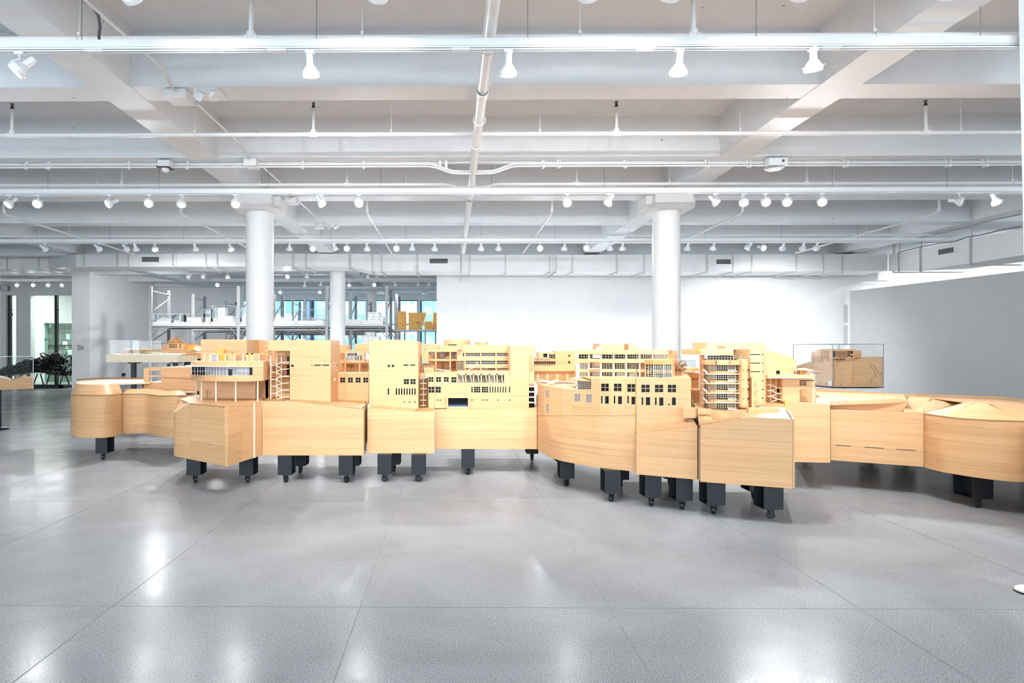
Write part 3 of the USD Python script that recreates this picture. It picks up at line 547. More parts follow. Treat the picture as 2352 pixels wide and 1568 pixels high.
# conduit with boxes that runs to the back left of centre
Xc = -2.76; bz = ZB - .055
t = Thing('junction_conduit', 'thin white conduit linking junction boxes from beam to beam, left of centre', 'conduit', loc=(Xc, 8, ZB - .05))
pts = [(Xc + .05, 1.0, ZB + .02), (Xc + .02, 3.9, ZB - .02)]
for y in (5.82, 7.98, 10.03, 12.12): pts += [(Xc, y - .25, ZB + .07), (Xc, y - .02, ZB - .03), (Xc, y + .34, ZB - .03), (Xc, y + .55, ZB + .05)]
t.part('conduit', tube(pts, .013, 8), 'pipe_paint', smooth=40)
for y, w in ((5.84, .105), (8.0, .085), (10.05, .095), (12.14, .085)): t.part('junction_box', box(Xc - w, Xc + w, y, y + .2, ZB - .10, ZB - .005), 'pipe_paint')
def emergency(X, y, label):
    t = Thing('emergency_light', label, 'emergency light', loc=(X, y, ZB))
    t.part('housing', box(X - .11, X + .13, y + .02, y + .24, ZB - .05, ZB - .002), 'lamp_white')
    for dx, dy, ax in ((-.05, .02, (-.2, -.75, -.4)), (.10, .02, (.5, -.1, -.75))):
        a = np.array([X + dx, y + dy, ZB - .085]); u, v, d = fr(ax)
        h = t.part('lamp_head', cat([lathe([(0, -.05), (.03, -.05), (.058, 0), (.058, .022), (0, .022)], 4 if dx < 0 else 14, a, ax)]), 'lamp_white')
        t.part('lens', lathe([(0, .0222), (.046, .0222), (.046, .026), (0, .026)], 4 if dx < 0 else 14, a, ax), 'emergency_lens', parent=h)
        t.part('bracket', tube([a, a + [0, .03, .05]], .01, 6), 'lamp_white')
emergency(Xc + .30, 5.80, 'white twin-head emergency light on the nearest visible beam, upper left')
emergency(Xc + .27, 12.10, 'small twin-head emergency light on a distant beam, right of the left column')
t = Thing('smoke_detector', 'white box with maroon underside and sensor on the second beam, left', 'detector', loc=(XX(373, 7.95), 7.95, ZB))
x = XX(373, 7.95); t.part('housing', box(x - .085, x + .075, 7.99, 8.11, ZZ(379, 7.95), ZZ(363, 7.95)), 'lamp_white'); t.part('plate', box(x - .09, x + .085, 7.96, 8.11, ZZ(381.5, 7.95), ZZ(379, 7.95)), 'maroon_plate'); t.part('sensor', lathe([(0, -.045), (.03, -.045), (.05, -.02), (.05, 0), (0, 0)], 16, (x + .0, 8.03, ZZ(381.5, 7.95))), 'lamp_white', smooth=40)
x = XX(1780, 8.0); t = Thing('wireless_access_point', 'white box with domed round unit hanging under the conduits, right of centre', 'access point', loc=(x, 8.0, ZB))
t.part('box', box(x - .10, x + .15, 7.96, 8.07, ZZ(383, 8.0), ZZ(366, 8.0)), 'lamp_white'); t.part('dome', lathe([(0, -.055), (.06, -.052), (.115, -.03), (.13, 0), (0, 0)], 24, (x - .0, 8.02, ZZ(385, 8.0)), (-.15, -.25, 1)), 'lamp_white', smooth=40); t.part('knockout', lathe([(0, 0), (.018, 0), (.018, .004), (0, .004)], 12, (x + .09, 7.956, ZZ(373, 8.0)), (0, 1, 0)), 'cable_dark')
t = Thing('flexible_conduit', 'dark flexible conduit looping down to the front track at upper left', 'conduit', loc=(XX(228, 4.5), 4.5, zt1))
t.part('hose', tube([at(170, -30, 4.62), at(190, 0, 4.6), at(212, 16, 4.58), at(226, 36, 4.56), at(230, 60, 4.54), at(227, 84, 4.51), at(229, 98, 4.5)], .011, 8), 'cable_dark', smooth=40)

# --- the rectangular air duct along the back
Yd = 15.9; t = Thing('air_duct', 'long white rectangular air duct hanging along the back wall and turning along the right', 'duct', loc=(0, Yd, ZZ(620, Yd)))
def ductseg(a, b, za0, za1, zb0, zb1, dep, name='duct_section'):
    """a, b: (x, y) of the near faces; z bottom and top at either end"""
    a, b = np.array(a), np.array(b); tt = (b - a) / np.linalg.norm(b - a); nn = np.array([-tt[1], tt[0]]); nn = nn if nn @ a > 0 else -nn
    V = [(*a, za0), (*b, zb0), (*b, zb1), (*a, za1)]; V += [(*(np.array(v[:2]) + nn * dep), v[2]) for v in V]
    m = trimesh.Trimesh(V, [[0, 1, 2], [0, 2, 3], [5, 4, 7], [5, 7, 6], [4, 0, 3], [4, 3, 7], [1, 5, 6], [1, 6, 2], [3, 2, 6], [3, 6, 7], [4, 5, 1], [4, 1, 0]], process=False); m.fix_normals()
    return t.part(name, m, 'column_paint')
D = [(175, 15.9, 582.5, 612), (405, 15.9, 581.5, 611.5), (630, 15.9, 581.5, 611), (802, 15.9, 582, 611.5), (855, 15.9, 583, 622), (1060, 15.9, 584.5, 622.5), (1270, 15.9, 585, 623), (1416, 15.9, 585, 623.5), (1625, 15.9, 585, 624), (1830, 15.9, 585, 623.5), (2039, 15.9, 584, 622.5)]
for (p0, y0, a0, b0), (p1, y1, a1, b1) in zip(D, D[1:]):
    ductseg(at(p0 + .4, 800, y0)[:2], at(p1 - .4, 800, y1)[:2], ZZ(b0, y0), ZZ(a0, y0), ZZ(b1, y1), ZZ(a1, y1), .94)
ductseg(at(-40, 800, 17.2)[:2], at(112, 800, 17.2)[:2], ZZ(616.5, 17.2), ZZ(586, 17.2), ZZ(615, 17.2), ZZ(585.5, 17.2), 1.0)
ductseg(at(112.5, 800, 17.2)[:2], at(174.5, 800, 15.9)[:2], ZZ(615, 17.2), ZZ(585.5, 17.2), ZZ(612, 15.9), ZZ(582.5, 15.9), 1.0)
R_ = [(2041, 15.9, 584, 622.5), (2062, 15.6, 582, 621.5), (2113, 14.0, 571, 621.5), (2228, 11.9, 548, 604.5), (2420, 9.3, 512, 575)]
for (p0, y0, a0, b0), (p1, y1, a1, b1) in zip(R_, R_[1:]):
    ductseg(at(p0 + .3, 800, y0)[:2], at(p1 - .3, 800, y1)[:2], at(p0, b0, y0)[2], at(p0, a0, y0)[2], at(p1, b1, y1)[2], at(p1, a1, y1)[2], .9)
def grille(x0, y0, x1, y1, Y, label):
    g = Thing('air_grille', label, 'air vent', 'air grilles on the duct', loc=(*at((x0 + x1) / 2, 800, Y)[:2], ZZ(y1, Y)))
    g.part('frame', cat([pbox(x0 - 2, y0 - 2, x1 + 2, y0, Y - .012, .012), pbox(x0 - 2, y1, x1 + 2, y1 + 2, Y - .012, .012), pbox(x0 - 2, y0, x0, y1, Y - .012, .012), pbox(x1, y0, x1 + 2, y1, Y - .012, .012)]), 'column_paint'); g.part('opening', pbox(x0, y0, x1, y1, Y - .004, .003), 'grille_dark')
    n = 14; g.part('louvres', cat([pbox(x0 + (x1 - x0) * (i + .35) / n, y0, x0 + (x1 - x0) * (i + .6) / n, y1, Y - .009, .005) for i in range(n)] + [pbox(x0, y0 + (y1 - y0) * q, x1, y0 + (y1 - y0) * q + .5, Y - .010, .004) for q in (.3, .6)]), 'rack_grey')
grille(325.5, 590, 365, 601, Yd, 'air grille on the duct left of the left column')
grille(987, 594, 1028.5, 604.5, Yd, 'air grille on the duct above the left end of the white wall')
grille(1645.5, 595.5, 1679, 606, Yd, 'air grille on the duct right of the right column')
pl = Pl((2113, 14.0), (2228, 11.9)); g = Thing('air_grille', 'slanted-looking air grille on the duct run along the right', 'air vent', 'air grilles on the duct', loc=(*pl.pt(2175, 800)[:2], pl.pt(2175, 585)[2]))
c4 = [(2156, 573.5), (2192, 567), (2192, 579), (2156, 585.5)]; o4 = [(2152.5, 571.5), (2195.5, 564), (2195.5, 581.5), (2152.5, 588.5)]
g.part('frame', pl.slab(pl.poly(o4).difference(pl.poly(c4)), -.012, -.0005), 'column_paint'); g.part('opening', pl.slab(pl.poly(c4), -.004, -.001), 'grille_dark')
u0, v0, u1, v1 = pl.poly(c4).bounds; g.part('louvres', pl.slab(unary_union([sbox(u0 + (u1 - u0) * (i + .3) / 12, v0, u0 + (u1 - u0) * (i + .6) / 12, v1) for i in range(12)]).intersection(pl.poly(c4)), -.009, -.0041), 'rack_grey')
# trapeze hangers of the duct
hang_n = [0]
def hlabel(px):
    hang_n[0] += 1; k = hang_n[0]
    where = 'on the far left duct bend' if px < 150 else 'left of the left column' if px < 560 else 'between the two columns' if px < 1500 else 'right of the right column'
    return f'white trapeze hanger {where}, {ordn[k - 1]} duct hanger from the left'
for px, yt, yb in ((15, 586, 617), (88, 585, 615.5), (114, 584, 615), (192, 579.5, 611), (268, 555, 612), (294, 580, 611), (396, 579.5, 612), (472, 555, 612), (498, 580, 611), (673, 560, 612), (702.5, 580, 612), (804, 580, 613), (855, 582, 622), (876, 560, 622), (958, 582, 623), (1058, 583, 634), (1078, 560, 630), (1161, 583, 625),
                   (1263, 583, 622), (1277, 560, 623), (1315, 583, 622), (1417, 583, 623.5), (1480, 560, 624), (1623, 583, 624), (1684, 560, 624), (1727, 584, 623), (1830, 583, 624), (1892, 560, 624), (1936, 583, 624)):
    Yh = 17.17 if px < 150 else 15.87; x = XX(px, Yh); zb_ = ZZ(yb, Yh) - .012
    h = Thing('duct_hanger', hlabel(px), 'hanger', 'trapeze hangers of the long duct', loc=(x, Yh, zb_))
    h.part('rod', box(x - .016, x + .016, Yh, Yh + .02, zb_, ZZ(yt, Yh) if yt > 570 else ZB), 'hanger_paint')
    h.part('cross_bar', box(x - .016, x + .016, Yh, Yh + 1.12, zb_ - .022, zb_ - .001), 'hanger_paint'); h.part('bolt', lathe([(0, -.03), (.011, -.03), (.011, 0), (0, 0)], 6, (x, Yh + .01, zb_ - .02)), 'steel_wire')
for (px, y, a, b), dep in zip([(2052, 15.85, 500, 623), (2063.5, 15.5, 582, 622), (2113, 13.96, 570, 622), (2228, 11.86, 547, 605)], (1, 1, .9, .9)):
    p = at(px, 800, y); h = Thing('duct_hanger', f'white hanger post on the right duct run, {ordn[int(px > 2060) + int(px > 2100) + int(px > 2200)]} from the back', 'hanger', 'hangers of the right duct run', loc=(p[0], y, at(px, b, y)[2]))
    h.part('rod', box(p[0] - .022, p[0] + .022, y - .02, y, at(px, b, y)[2] - .02, at(px, a, y)[2] + .02), 'hanger_paint'); h.part('rod_extension', tube([(p[0] + .03, y - .01, at(px, b, y)[2]), (p[0] + .03, y - .01, ZB + .2)], .007, 6), 'steel_wire'); h.part('cross_bar', box(p[0] - .02, p[0] + 1.0, y - .02, y, at(px, b, y)[2] - .045, at(px, b, y)[2] - .02), 'hanger_paint')
t = Thing('cable_run', 'dark cable strung along the top of the right duct run', 'cable', loc=at(2200, 540, 12))
t.part('cable', tube([at(1900, 577, 15.6), at(1935, 580, 15.6), at(2010, 568, 15.3), at(2060, 556, 14.6), at(2140, 540, 13.3), at(2230, 519, 12.1), at(2270, 508, 11.7), at(2345, 492, 11)], .008, 6), 'rack_grey')
t.part('cable', tube([at(2062, 580, 15.4), at(2110, 568, 14.1), at(2165, 558, 13.0), at(2190, 555, 12.6), at(2222, 544, 12.0), at(2250, 540, 11.6), at(2300, 528, 10.9), at(2345, 520, 10.4)], .010, 6), 'cable_dark')

# ================================================================ THE BIG WOODEN SITE MODEL, in sections on castor legs
SB = .29
def leg(T, px, Y, w=.145, dep=.16, zc=.085, turn=0.0, z1=SB):
    """black steel leg, open at the sides, with a swivel castor"""
    x = XX(px, Y); y0 = Y - .05; L = T.part('leg', cat([box(x - w / 2, x + w / 2, y0, y0 + .006, zc, z1), box(x - w / 2, x + w / 2, y0 + dep - .006, y0 + dep, zc, z1), box(x - w / 2, x + w / 2, y0 + .006, y0 + dep - .006, zc, zc + .006), box(x - w / 2, x + w / 2, y0 + .006, y0 + dep - .006, z1 - .006, z1), box(x - .004, x + .004, y0 + .006, y0 + dep - .006, zc + .006, z1 - .006)]), 'leg_steel')
    c, s = math.cos(turn), math.sin(turn); ax = np.array([c, s, 0]); o = np.array([x, Y, .034]); f = np.array([-s, c, 0])
    C = T.part('castor', cat([box(x - .035, x + .035, Y - .035, Y + .035, zc - .006, zc), lathe([(0, -.012), (.018, -.012), (.018, 0), (0, 0)], 12, (x, Y, zc - .006)),
        bar(o + ax * .019 + [0, 0, -.006], o + ax * .019 + f * .022 + [0, 0, .042], .026, .004), bar(o - ax * .019 + [0, 0, -.006], o - ax * .019 + f * .022 + [0, 0, .042], .026, .004), box(x - .022, x + .022, Y - .02, Y + .03, zc - .022, zc - .014)]), 'black_steel')
    T.part('wheel', lathe([(.012, -.0155), (.030, -.0155), (.034, -.011), (.034, .011), (.030, .0155), (.012, .0155)], 20, o, ax), 'black_rubber', parent=C, smooth=40)
    T.part('hub', lathe([(0, -.017), (.012, -.017), (.012, .017), (0, .017)], 12, o, ax), 'caster_hub', parent=C)
def section(label, px, Y): return Thing('model_section', label, 'architectural model', 'rolling sections of the wooden site model', loc=(*at(px, 800, Y)[:2], 0))
def core(T, front, back, ztop, inset=.022):
    """solid underside and body behind the skirt boards"""
    F = np.asarray(front); F = F + normals2(F) * inset
    T.part('carcass', plan([tuple(p) for p in F] + [tuple(p) for p in back], SB + .004, ztop), 'wood')
def A2(px, Y): return tuple(at(px, 800, Y)[:2])
def posts(T, pl, xs, y0, y1, w=3.0, name='post', mat='wood', dep=.012, front=0.0):
    for x in xs: T.part(name, pl.slab(pl.rect(x - w / 2, y0, x + w / 2, y1), front, front + dep), mat)
def rail(T, pl, x0, x1, y0, y1, dep=.02, name='rail', mat='wood', front=0.0): T.part(name, pl.slab(pl.rect(x0, y0, x1, y1), front, front + dep), mat)
def glazing(T, pl, x0, y0, x1, y1, nx, ny, front=0.0, pane='grey_pane', mw=.003, mat='model_white'):
    r = pl.rect(x0, y0, x1, y1); w = T.part('window', pl.slab(r, front + .004, front + .007), pane); a, b, c, d = r.bounds
    g = [sbox(a + (c - a) * i / nx - mw / 2, b, a + (c - a) * i / nx + mw / 2, d) for i in range(nx + 1)] + [sbox(a, b + (d - b) * j / ny - mw / 2, c, b + (d - b) * j / ny + mw / 2) for j in range(ny + 1)]
    T.part('mullions', pl.slab(unary_union(g), front, front + .0035), mat, parent=w)
def leafy(T, c, r, n, seed, name='tree', mat='wood_line'):
    """little paper-leaf tree"""
    rng = np.random.default_rng(seed); V, F = [], []
    for k in range(n):
        d = rng.normal(size=3); d /= np.linalg.norm(d); p = np.array(c) + d * r * rng.uniform(.2, 1) * [1, .7, .8]; a = rng.normal(size=3); a /= np.linalg.norm(a); b = np.cross(a, d); b /= np.linalg.norm(b) + 1e-9; s = r * rng.uniform(.12, .25); th = np.cross(a, b) * .0012
        q = [p - a * s, p + b * s * .35, p + a * s, p - b * s * .35]; i = len(V); V += [x + th for x in q] + [x - th for x in q]
        F += [[i, i + 1, i + 2], [i, i + 2, i + 3], [i + 4, i + 6, i + 5], [i + 4, i + 7, i + 6]] + [t for k2 in range(4) for t in ([i + k2, i + 4 + k2, i + 4 + (k2 + 1) % 4], [i + k2, i + 4 + (k2 + 1) % 4, i + (k2 + 1) % 4])]
    w = T.part(name, tube([(c[0], c[1], c[2] - r * 1.5), c], [.004, .002], 5), 'wood_line'); T.part('leaves', trimesh.Trimesh(V, F, process=False), mat, parent=w, kind='stuff')

# ---- 1: drum at the far left
T = section('round-fronted wooden model base at far left with a pale flat top', 221, 7.6)
P = spline([(176, 8.5), (163.5, 7.9), (162.5, 7.62), (168, 7.40), (190, 7.28), (232, 7.25), (262, 7.38), (281, 7.58)], 30)
zt = topz(P, [(150, 905), (230, 907.5), (281, 903)]); skirt(T, P, SB, zt, (.28, .44, .66, .85), smooth=40)
N = normals2(P); c = P.mean(0) + [0.05, .35]; Q = c + (P - c) * .83; zq = np.full(len(P), ZZ(881.5, 7.55))
T.part('bevel_board', sheet([np.c_[Q, zq], np.c_[P, zt - .001]], .015), 'wood', smooth=40)
T.part('top_plate', plan([tuple(q) for q in Q] + [A2(345, 7.9), A2(345, 8.75), A2(240, 8.75)], zq[0] - .02, zq[0] - .004), 'wood_white')
core(T, P, [A2(290, 8.4), A2(185, 8.5)], .74)
T.part('back_rim', tube([(*A2(176, 8.5), zq[0]), (*A2(240, 8.77), zq[0] + .012), (*A2(345, 8.77), zq[0] + .006)], .012, 6), 'wood_line')
leg(T, 238, 7.38, turn=.3)
# ---- 2: wavy piece and low hall behind the corner section
T = section('wooden base with a wavy front and barn-like hall, between drum and corner pavilion', 350, 7.6)
P = spline([(281.5, 7.60), (305, 7.62), (330, 7.66), (352, 7.52), (375, 7.36), (400, 7.30), (430, 7.40)], 28)
zt = topz(P, [(281, 904), (330, 903.5), (365, 908), (400, 907.5), (440, 907)]); skirt(T, P, SB, zt, (.22, .41, .62, .83), smooth=40)
T.part('bevel_board', sheet([np.c_[P + normals2(P) * .12, zt + .055], np.c_[P, zt - .001]], .015), 'wood', smooth=40)
core(T, P, [A2(450, 8.6), A2(300, 8.6)], .77)
pl = flat(7.95); facade(T, pl, [(329.5, 845), (348, 843), (372, 843), (372, 897), (329.5, 897)], [], .03, 'gable_wall', solid=False) if 0 else None
fr_ = pl.poly([(330, 845), (349, 843), (376, 843), (376, 898), (330, 898)]).difference(pl.poly([(342.5, 851), (376, 851), (376, 861), (342.5, 862)])).difference(pl.poly([(342.5, 865), (376, 865), (376, 878), (342.5, 878)]))
T.part('gable_wall', pl.slab(fr_, 0, .03), 'wood')
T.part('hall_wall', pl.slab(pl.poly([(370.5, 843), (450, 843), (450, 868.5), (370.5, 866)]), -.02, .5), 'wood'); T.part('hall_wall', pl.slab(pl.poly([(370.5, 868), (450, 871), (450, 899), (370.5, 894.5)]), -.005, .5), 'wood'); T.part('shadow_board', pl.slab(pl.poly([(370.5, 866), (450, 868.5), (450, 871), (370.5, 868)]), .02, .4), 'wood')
T.part('sill', pl.slab(pl.rect(342, 877, 371, 879.5), .03, .3), 'wood_white'); T.part('beam', pl.slab(pl.rect(300, 880, 371, 893), .3, .34), 'wood')
leg(T, 430, 7.9)
# ---- 3: corner section with the curved pavilion
T = section('left corner wooden section carrying a pavilion on slim white posts with a curved window band', 500, 6.0)
P = spline([(402, 6.35), (398.7, 6.15), (403, 6.03), (417, 5.96), (436, 5.87)], 14)
zt = topz(P, [(398, 949), (405, 946.5), (414, 942), (426, 933), (436, 926)]); skirt(T, P, SB, zt, (.3, .62, .84), smooth=40)
P2 = line2((436.3, 5.868), (520, 5.512), 2); skirt(T, P2, SB, topz(P2, [(436, 926), (522, 933)]), (.33, .68))
P3 = line2((520.3, 5.513), (602, 6.09), 2); Pa, Pb, Pc, Pd = [P3[0] * (1 - t) + P3[1] * t for t in (0, .40, .66, 1)]
for a, b in ((Pa, Pb), (Pb, Pc), (Pc, Pd)):
    q = np.array([a + (b - a) * .003, b - (b - a) * .003]); skirt(T, q, SB, topz(q, [(522, 933), (573, 926), (602, 921.6)]), (.52,) if b is not Pd else ())
q = P3[0] * .235 + P3[1] * .765; T.part('corner_strip', box(q[0] - .009, q[0] + .009, q[1] - .012, q[1] + .004, SB, .853), 'wood_white')
F_ = np.vstack([P, P2[1:], P3[1:]]); zf = .852
T.part('carcass', plan([tuple(p + np.array([0, .03])) for p in F_] + [A2(600, 6.9), A2(440, 7.0)], SB + .004, .69), 'wood')
T.part('terrace', sheet([[(*A2(458, 6.95), zf), (*A2(600, 6.9), zf), (*A2(602, 6.8), zf)], [(*A2(415, 6.3), zf + .004), (*A2(500, 6.2), zf + .004), (*A2(602, 6.15), zf + .003)], [(*P2[0], .851), (*P2[1], .851), (*P3[1], .851)]], .01), 'wood')
T.part('terrace_wing', sheet([[(*A2(414, 6.42), zf - .03), (*A2(436, 6.2), zf)], [(*P[3], zt[3]), (*P[-1], .85)]], .01), 'wood')
T.part('parapet', bar((*A2(413.5, 6.4), ZZ(918.5, 6.4)), (*A2(458, 7.0), ZZ(908.5, 7.0)), .02, .022), 'wood')
ch = [(438.5, 6.24), (452, 6.12), (470, 6.04), (496, 5.98), (520, 5.955), (545, 5.95), (575, 5.985), (604.6, 6.05)]
segs = [Pl(a, b) for a, b in zip(ch, ch[1:])]
def band(T, name, prof, mat, w0, w1, chain=ch, sg=segs, sub=None):
    """strip along a bent front: prof(px) -> (y top, y bottom)"""
    ms = []
    for (a, _), (b, _), s in zip(chain, chain[1:], sg):
        (t0, b0), (t1, b1) = prof(a), prof(b); ms.append(s.slab(s.poly([(a, t0), (b, t1), (b, b1), (a, b0)]), w0, w1))
    return T.part(name, cat(ms), mat, parent=sub)
ip = lambda x, pts: float(np.interp(x, [p[0] for p in pts], [p[1] for p in pts]))
band(T, 'lower_band', lambda x: (ip(x, [(438, 860.5), (545, 862.5), (605, 860)]), ip(x, [(438, 872.5), (500, 875.5), (560, 876.3), (605, 874)])), 'wood', 0, .02)
band(T, 'upper_band', lambda x: (ip(x, [(438, 829.3), (605, 829.8)]), ip(x, [(438, 841.5), (500, 842.8), (605, 843.2)])), 'wood', -.004, .02)
for i, ((a, _), (b, _), s) in enumerate(zip(ch, ch[1:], segs)):
    if i < 6: glazing(T, s, a + .4, 842, min(b, 579) - .2, 862, max(2, int((b - a) / (5.5 if i < 3 else 8))), 2, .006, 'grey_pane' if i > 1 else 'dark_pane')
s = segs[5]; T.part('door', s.slab(s.rect(523.5 if 0 else 573, 844, 579.5, 861.5), .004, .0055), 'dark_pane'); s = segs[4]; T.part('door', s.slab(s.rect(524.5, 848, 532, 862), .002, .0055), 'dark_pane')
s = segs[6]; T.part('end_wall', s.slab(s.rect(580, 842.5, 604.4, 861), 0, .03), 'wood')
T.part('side_wall', Pl((604.8, 6.05), (617, 6.55)).slab(Pl((604.8, 6.05), (617, 6.55)).poly([(604.8, 830), (617, 830.5), (617, 871.5), (604.8, 874)]), 0, .02), 'wood')
T.part('canopy', plan([A2(424.5, 6.1), A2(440, 5.98), A2(545, 5.9), A2(545, 6.05), A2(440, 6.4)], ZZ(841.8, 6.0), ZZ(839.8, 6.0)), 'wood_white')
T.part('pavilion_floor', plan([A2(p[0], p[1] + .02) for p in ch] + [A2(612, 6.6), A2(450, 6.75)], ZZ(865, 6.05), ZZ(862, 6.05)), 'wood')
T.part('roof', plan([A2(p[0], p[1] + .02) for p in ch] + [A2(612, 6.6), A2(450, 6.75)], ZZ(832.5, 6.05), ZZ(831, 6.05)), 'wood')
for px, Y, w in ((451, 6.45, 2.5), (463, 6.18, 3.4), (496, 6.03, 3.4), (541.3, 6.0, 3.6), (592, 6.06, 3.6)):
    b = at(px, 919, Y); T.part('post', lathe([(0, zf), (w / 2 / 225, zf), (w / 2 / 225, ZZ(873.5, 6.0)), (0, ZZ(873.5, 6.0))], 10, (b[0], b[1], 0)), 'wood_white', smooth=40)
pl = flat(6.42); facade(T, pl, [(458, 873), (586.5, 873), (586.5, 922), (458, 921)], [(578.5, 880, 581, 882.4)], .05, 'inner_wall'); pl = flat(6.62); facade(T, pl, [(590, 872), (619, 872), (619, 919), (590, 920)], [(616.3, 873, 618, 918)], .05, 'inner_wall')
pl = flat(6.38); T.part('door', pl.slab(pl.rect(474.5, 895, 476.5, 922), -.001, .003), 'wood_line')
# roof pergolas
pl = flat(6.35)
for x in (468, 483, 499, 517, 537.5, 557, 567, 577.5, 594): posts(T, pl, [x], 811, 829, 2.6, mat='wood_white', front=.01); rail(T, pl, x - 1.2, x + 14, 811, 813.4, .015, 'pergola_rail')
for a, b in ((468, 482), (503, 516), (523, 536), (567, 577), (578.5, 592)): pl2 = flat(6.62); T.part('roof_box', pl2.slab(pl2.rect(a, 813, b, 829), 0, .1), 'wood_orange' if a in (503, 567) else 'wood')
glazing(T, flat(6.5), 482, 814.5, 498, 829, 4, 3, 0, 'grey_pane'); T.part('roof_block', flat(6.8).slab(flat(6.8).rect(461, 810, 530, 829), 0, .12), 'wood'); T.part('roof_block', flat(6.75).slab(flat(6.75).rect(495, 803, 513, 812), 0, .1), 'wood_orange')
facade(T, flat(7.0), [(461.2, 779.3), (566.8, 779.3), (566.8, 832), (461.2, 832)], [], .68, 'rear_hall'); T.part('rear_link', flat(7.45).slab(flat(7.45).rect(567, 783, 617, 830), 0, .15), 'wood')
leg(T, 449, 6.12, turn=.5); leg(T, 569, 6.12, turn=.4)
# ---- 4: stair tower section
T = section('wooden section with a tall blank tower and white zigzag stairs, left of centre', 720, 6.2)
P = line2((602.6, 6.09), (835, 6.09)); prof = [(602, 921.6), (660, 921.6), (740, 929.6), (819, 938.6), (835, 940)]
P = np.array([at(x, 800, 6.09)[:2] for x in (602.6, 660, 740, 819, 835)]); skirt(T, P, SB, topz(P, prof), (.36, .60, .82), smooth=False)
S_ = line2((835.1, 6.092), (841, 6.42)); skirt(T, S_, SB, ZZ(940, 6.09), ())
zt = topz(P, prof); T.part('carcass', plan([tuple(p + np.array([0, .03])) for p in P] + [A2(844.4, 7.1), A2(615, 7.1)], SB + .004, .755), 'wood')
back = [(*A2(612, 6.42), .855), (*A2(668, 6.42), .835), (*A2(748, 6.42), .812), (*A2(826, 6.9), .80), (*A2(841, 6.9), .80)]
fr0 = [(*p, z - .001) for p, z in zip(P, zt)]
T.part('terrain', sheet([[(p[0], 7.1, p[2]) for p in back], back, [(x, y + .021, z - .001) for x, y, z in fr0]], .01), 'wood_mid')
for k in range(23):   # terrace strips, laid skew
    x = 660 + k * 7.6; x2 = min(x + 22, 838); a = np.array([*A2(x, 6.095), np.interp(x, [660, 740, 819, 835], [.851, .816, .777, .770]) + .003]); b = np.array([*A2(x2, 6.40), np.interp(x2, [660, 748, 838], [.838, .814, .785]) + .008])
    T.part('terrace_strip', bar(a, b, .0285, .008), 'wood')
pl = flat(6.36); facade(T, pl, [(616.6, 781), (759.5, 781), (759.5, 927.5), (666, 922.5), (666, 805.5), (616.6, 805.5)], [(669, 837, 674.3, 842.3), (715.7, 837, 718, 839.6), (722, 837.2, 737, 839.8), (738.6, 837.2, 739.8, 839.8), (741, 837.2, 756, 839.8)], .52, 'tower_wall')
sp = Pl((759.9, 6.37), (779.5, 6.87)); T.part('side_panel', sp.slab(sp.poly([(768, 838.5), (778, 835), (778, 838), (768, 841.5)]), -.004, 0), 'wood_white'); T.part('window', sp.slab(sp.poly([(770, 838.5), (777, 836), (777, 837.5), (770, 840)]), -.006, -.004), 'dark_pane'); T.part('bracket', sp.slab(sp.poly([(767, 868), (769, 867.5), (769, 874), (767, 874.5)]), -.01, 0), 'wood_white')
pl = flat(6.62); facade(T, pl, [(610, 805), (668, 805), (668, 924), (610, 924)], [(659, 818, 664.5, 831), (659, 838, 664.5, 862)], .06, 'stairwell_wall', pane='dark_pane')
for y in (833.5, 863.5): rail(T, flat(6.46), 617, 665.5, y, y + 2.2, .16, 'landing')
rail(T, flat(6.42), 614.5, 656, 811.5, 814.3, .03, 'stair_roof')
posts(T, flat(6.42), [621.8], 813, 921.5, 2.4, 'stair_post', 'wood_white'); posts(T, flat(6.46), [635.5, 646], 815, 921, 1.9, 'stair_post', 'wood_white')
for k in range(6):
    y = 838.5 + 16.1 * k; a, b = at(624, y, 6.41), at(632, y, 6.41); c, d, e = at(646.5, y - 6.5, 6.41), at(650, y - 7.4, 6.41), at(664, y - 8, 6.41)
    f = T.part('stair_flight', cat([bar(a, b, .02, .0085), bar(b, c, .02, .0085), bar(c, e, .02, .0085)]), 'wood_white')
    if k < 5: T.part('stair_flight', bar(at(636, y + 1, 6.48), at(646.5, y + 8.2, 6.48), .02, .0085), 'wood_white')
for y in (793, 803): rail(T, flat(6.5), 607.5, 617, y, y + 3.5, .1, 'small_balcony')
pl = flat(6.78); facade(T, pl, [(774, 855.3), (846.5, 855.3), (846.5, 930), (768, 926), (768, 881), (774, 881)], [(781.7, 867, 792.6, 878, 2, 2), (799.4, 867, 810.5, 878, 2, 2), (817, 867, 828, 878, 2, 2), (834.4, 867, 845.5, 878, 2, 2)], .2, 'link_wall')
pl = flat(7.25)
for a, b, c, d in ((779, 804, 846, 810.3), (779, 827.5, 846, 833.5), (780, 792, 797.5, 804.3)): T.part('gallery_slab', pl.slab(pl.rect(a, b, c, d), 0, .22), 'wood')
posts(T, pl, [793, 826], 810, 856, 3.2, 'gallery_post', 'wood', .03, -.002); glazing(T, pl, 796, 811.5, 814, 827, 5, 2, .05, 'grey_pane'); glazing(T, pl, 815, 816, 830.5, 827.5, 5, 4, .02, 'dark_pane'); facade(T, flat(7.5), [(779, 810), (792, 810), (792, 856), (779, 856)], [], .05, 'gallery_wall', mat='wood')
T.part('gallery_wall', flat(7.46).slab(flat(7.46).rect(779, 833, 846, 856), 0, .04), 'wood'); T.part('bay', flat(7.2).slab(flat(7.2).rect(831, 808, 837.5, 833), 0, .1), 'wood'); T.part('roof_box', flat(7.5).slab(flat(7.5).rect(815, 789, 847, 805), 0, .1), 'wood')
leafy(T, at(806, 841, 7.35), .055, 60, 3); leafy(T, at(838, 843, 7.33), .05, 50, 5)
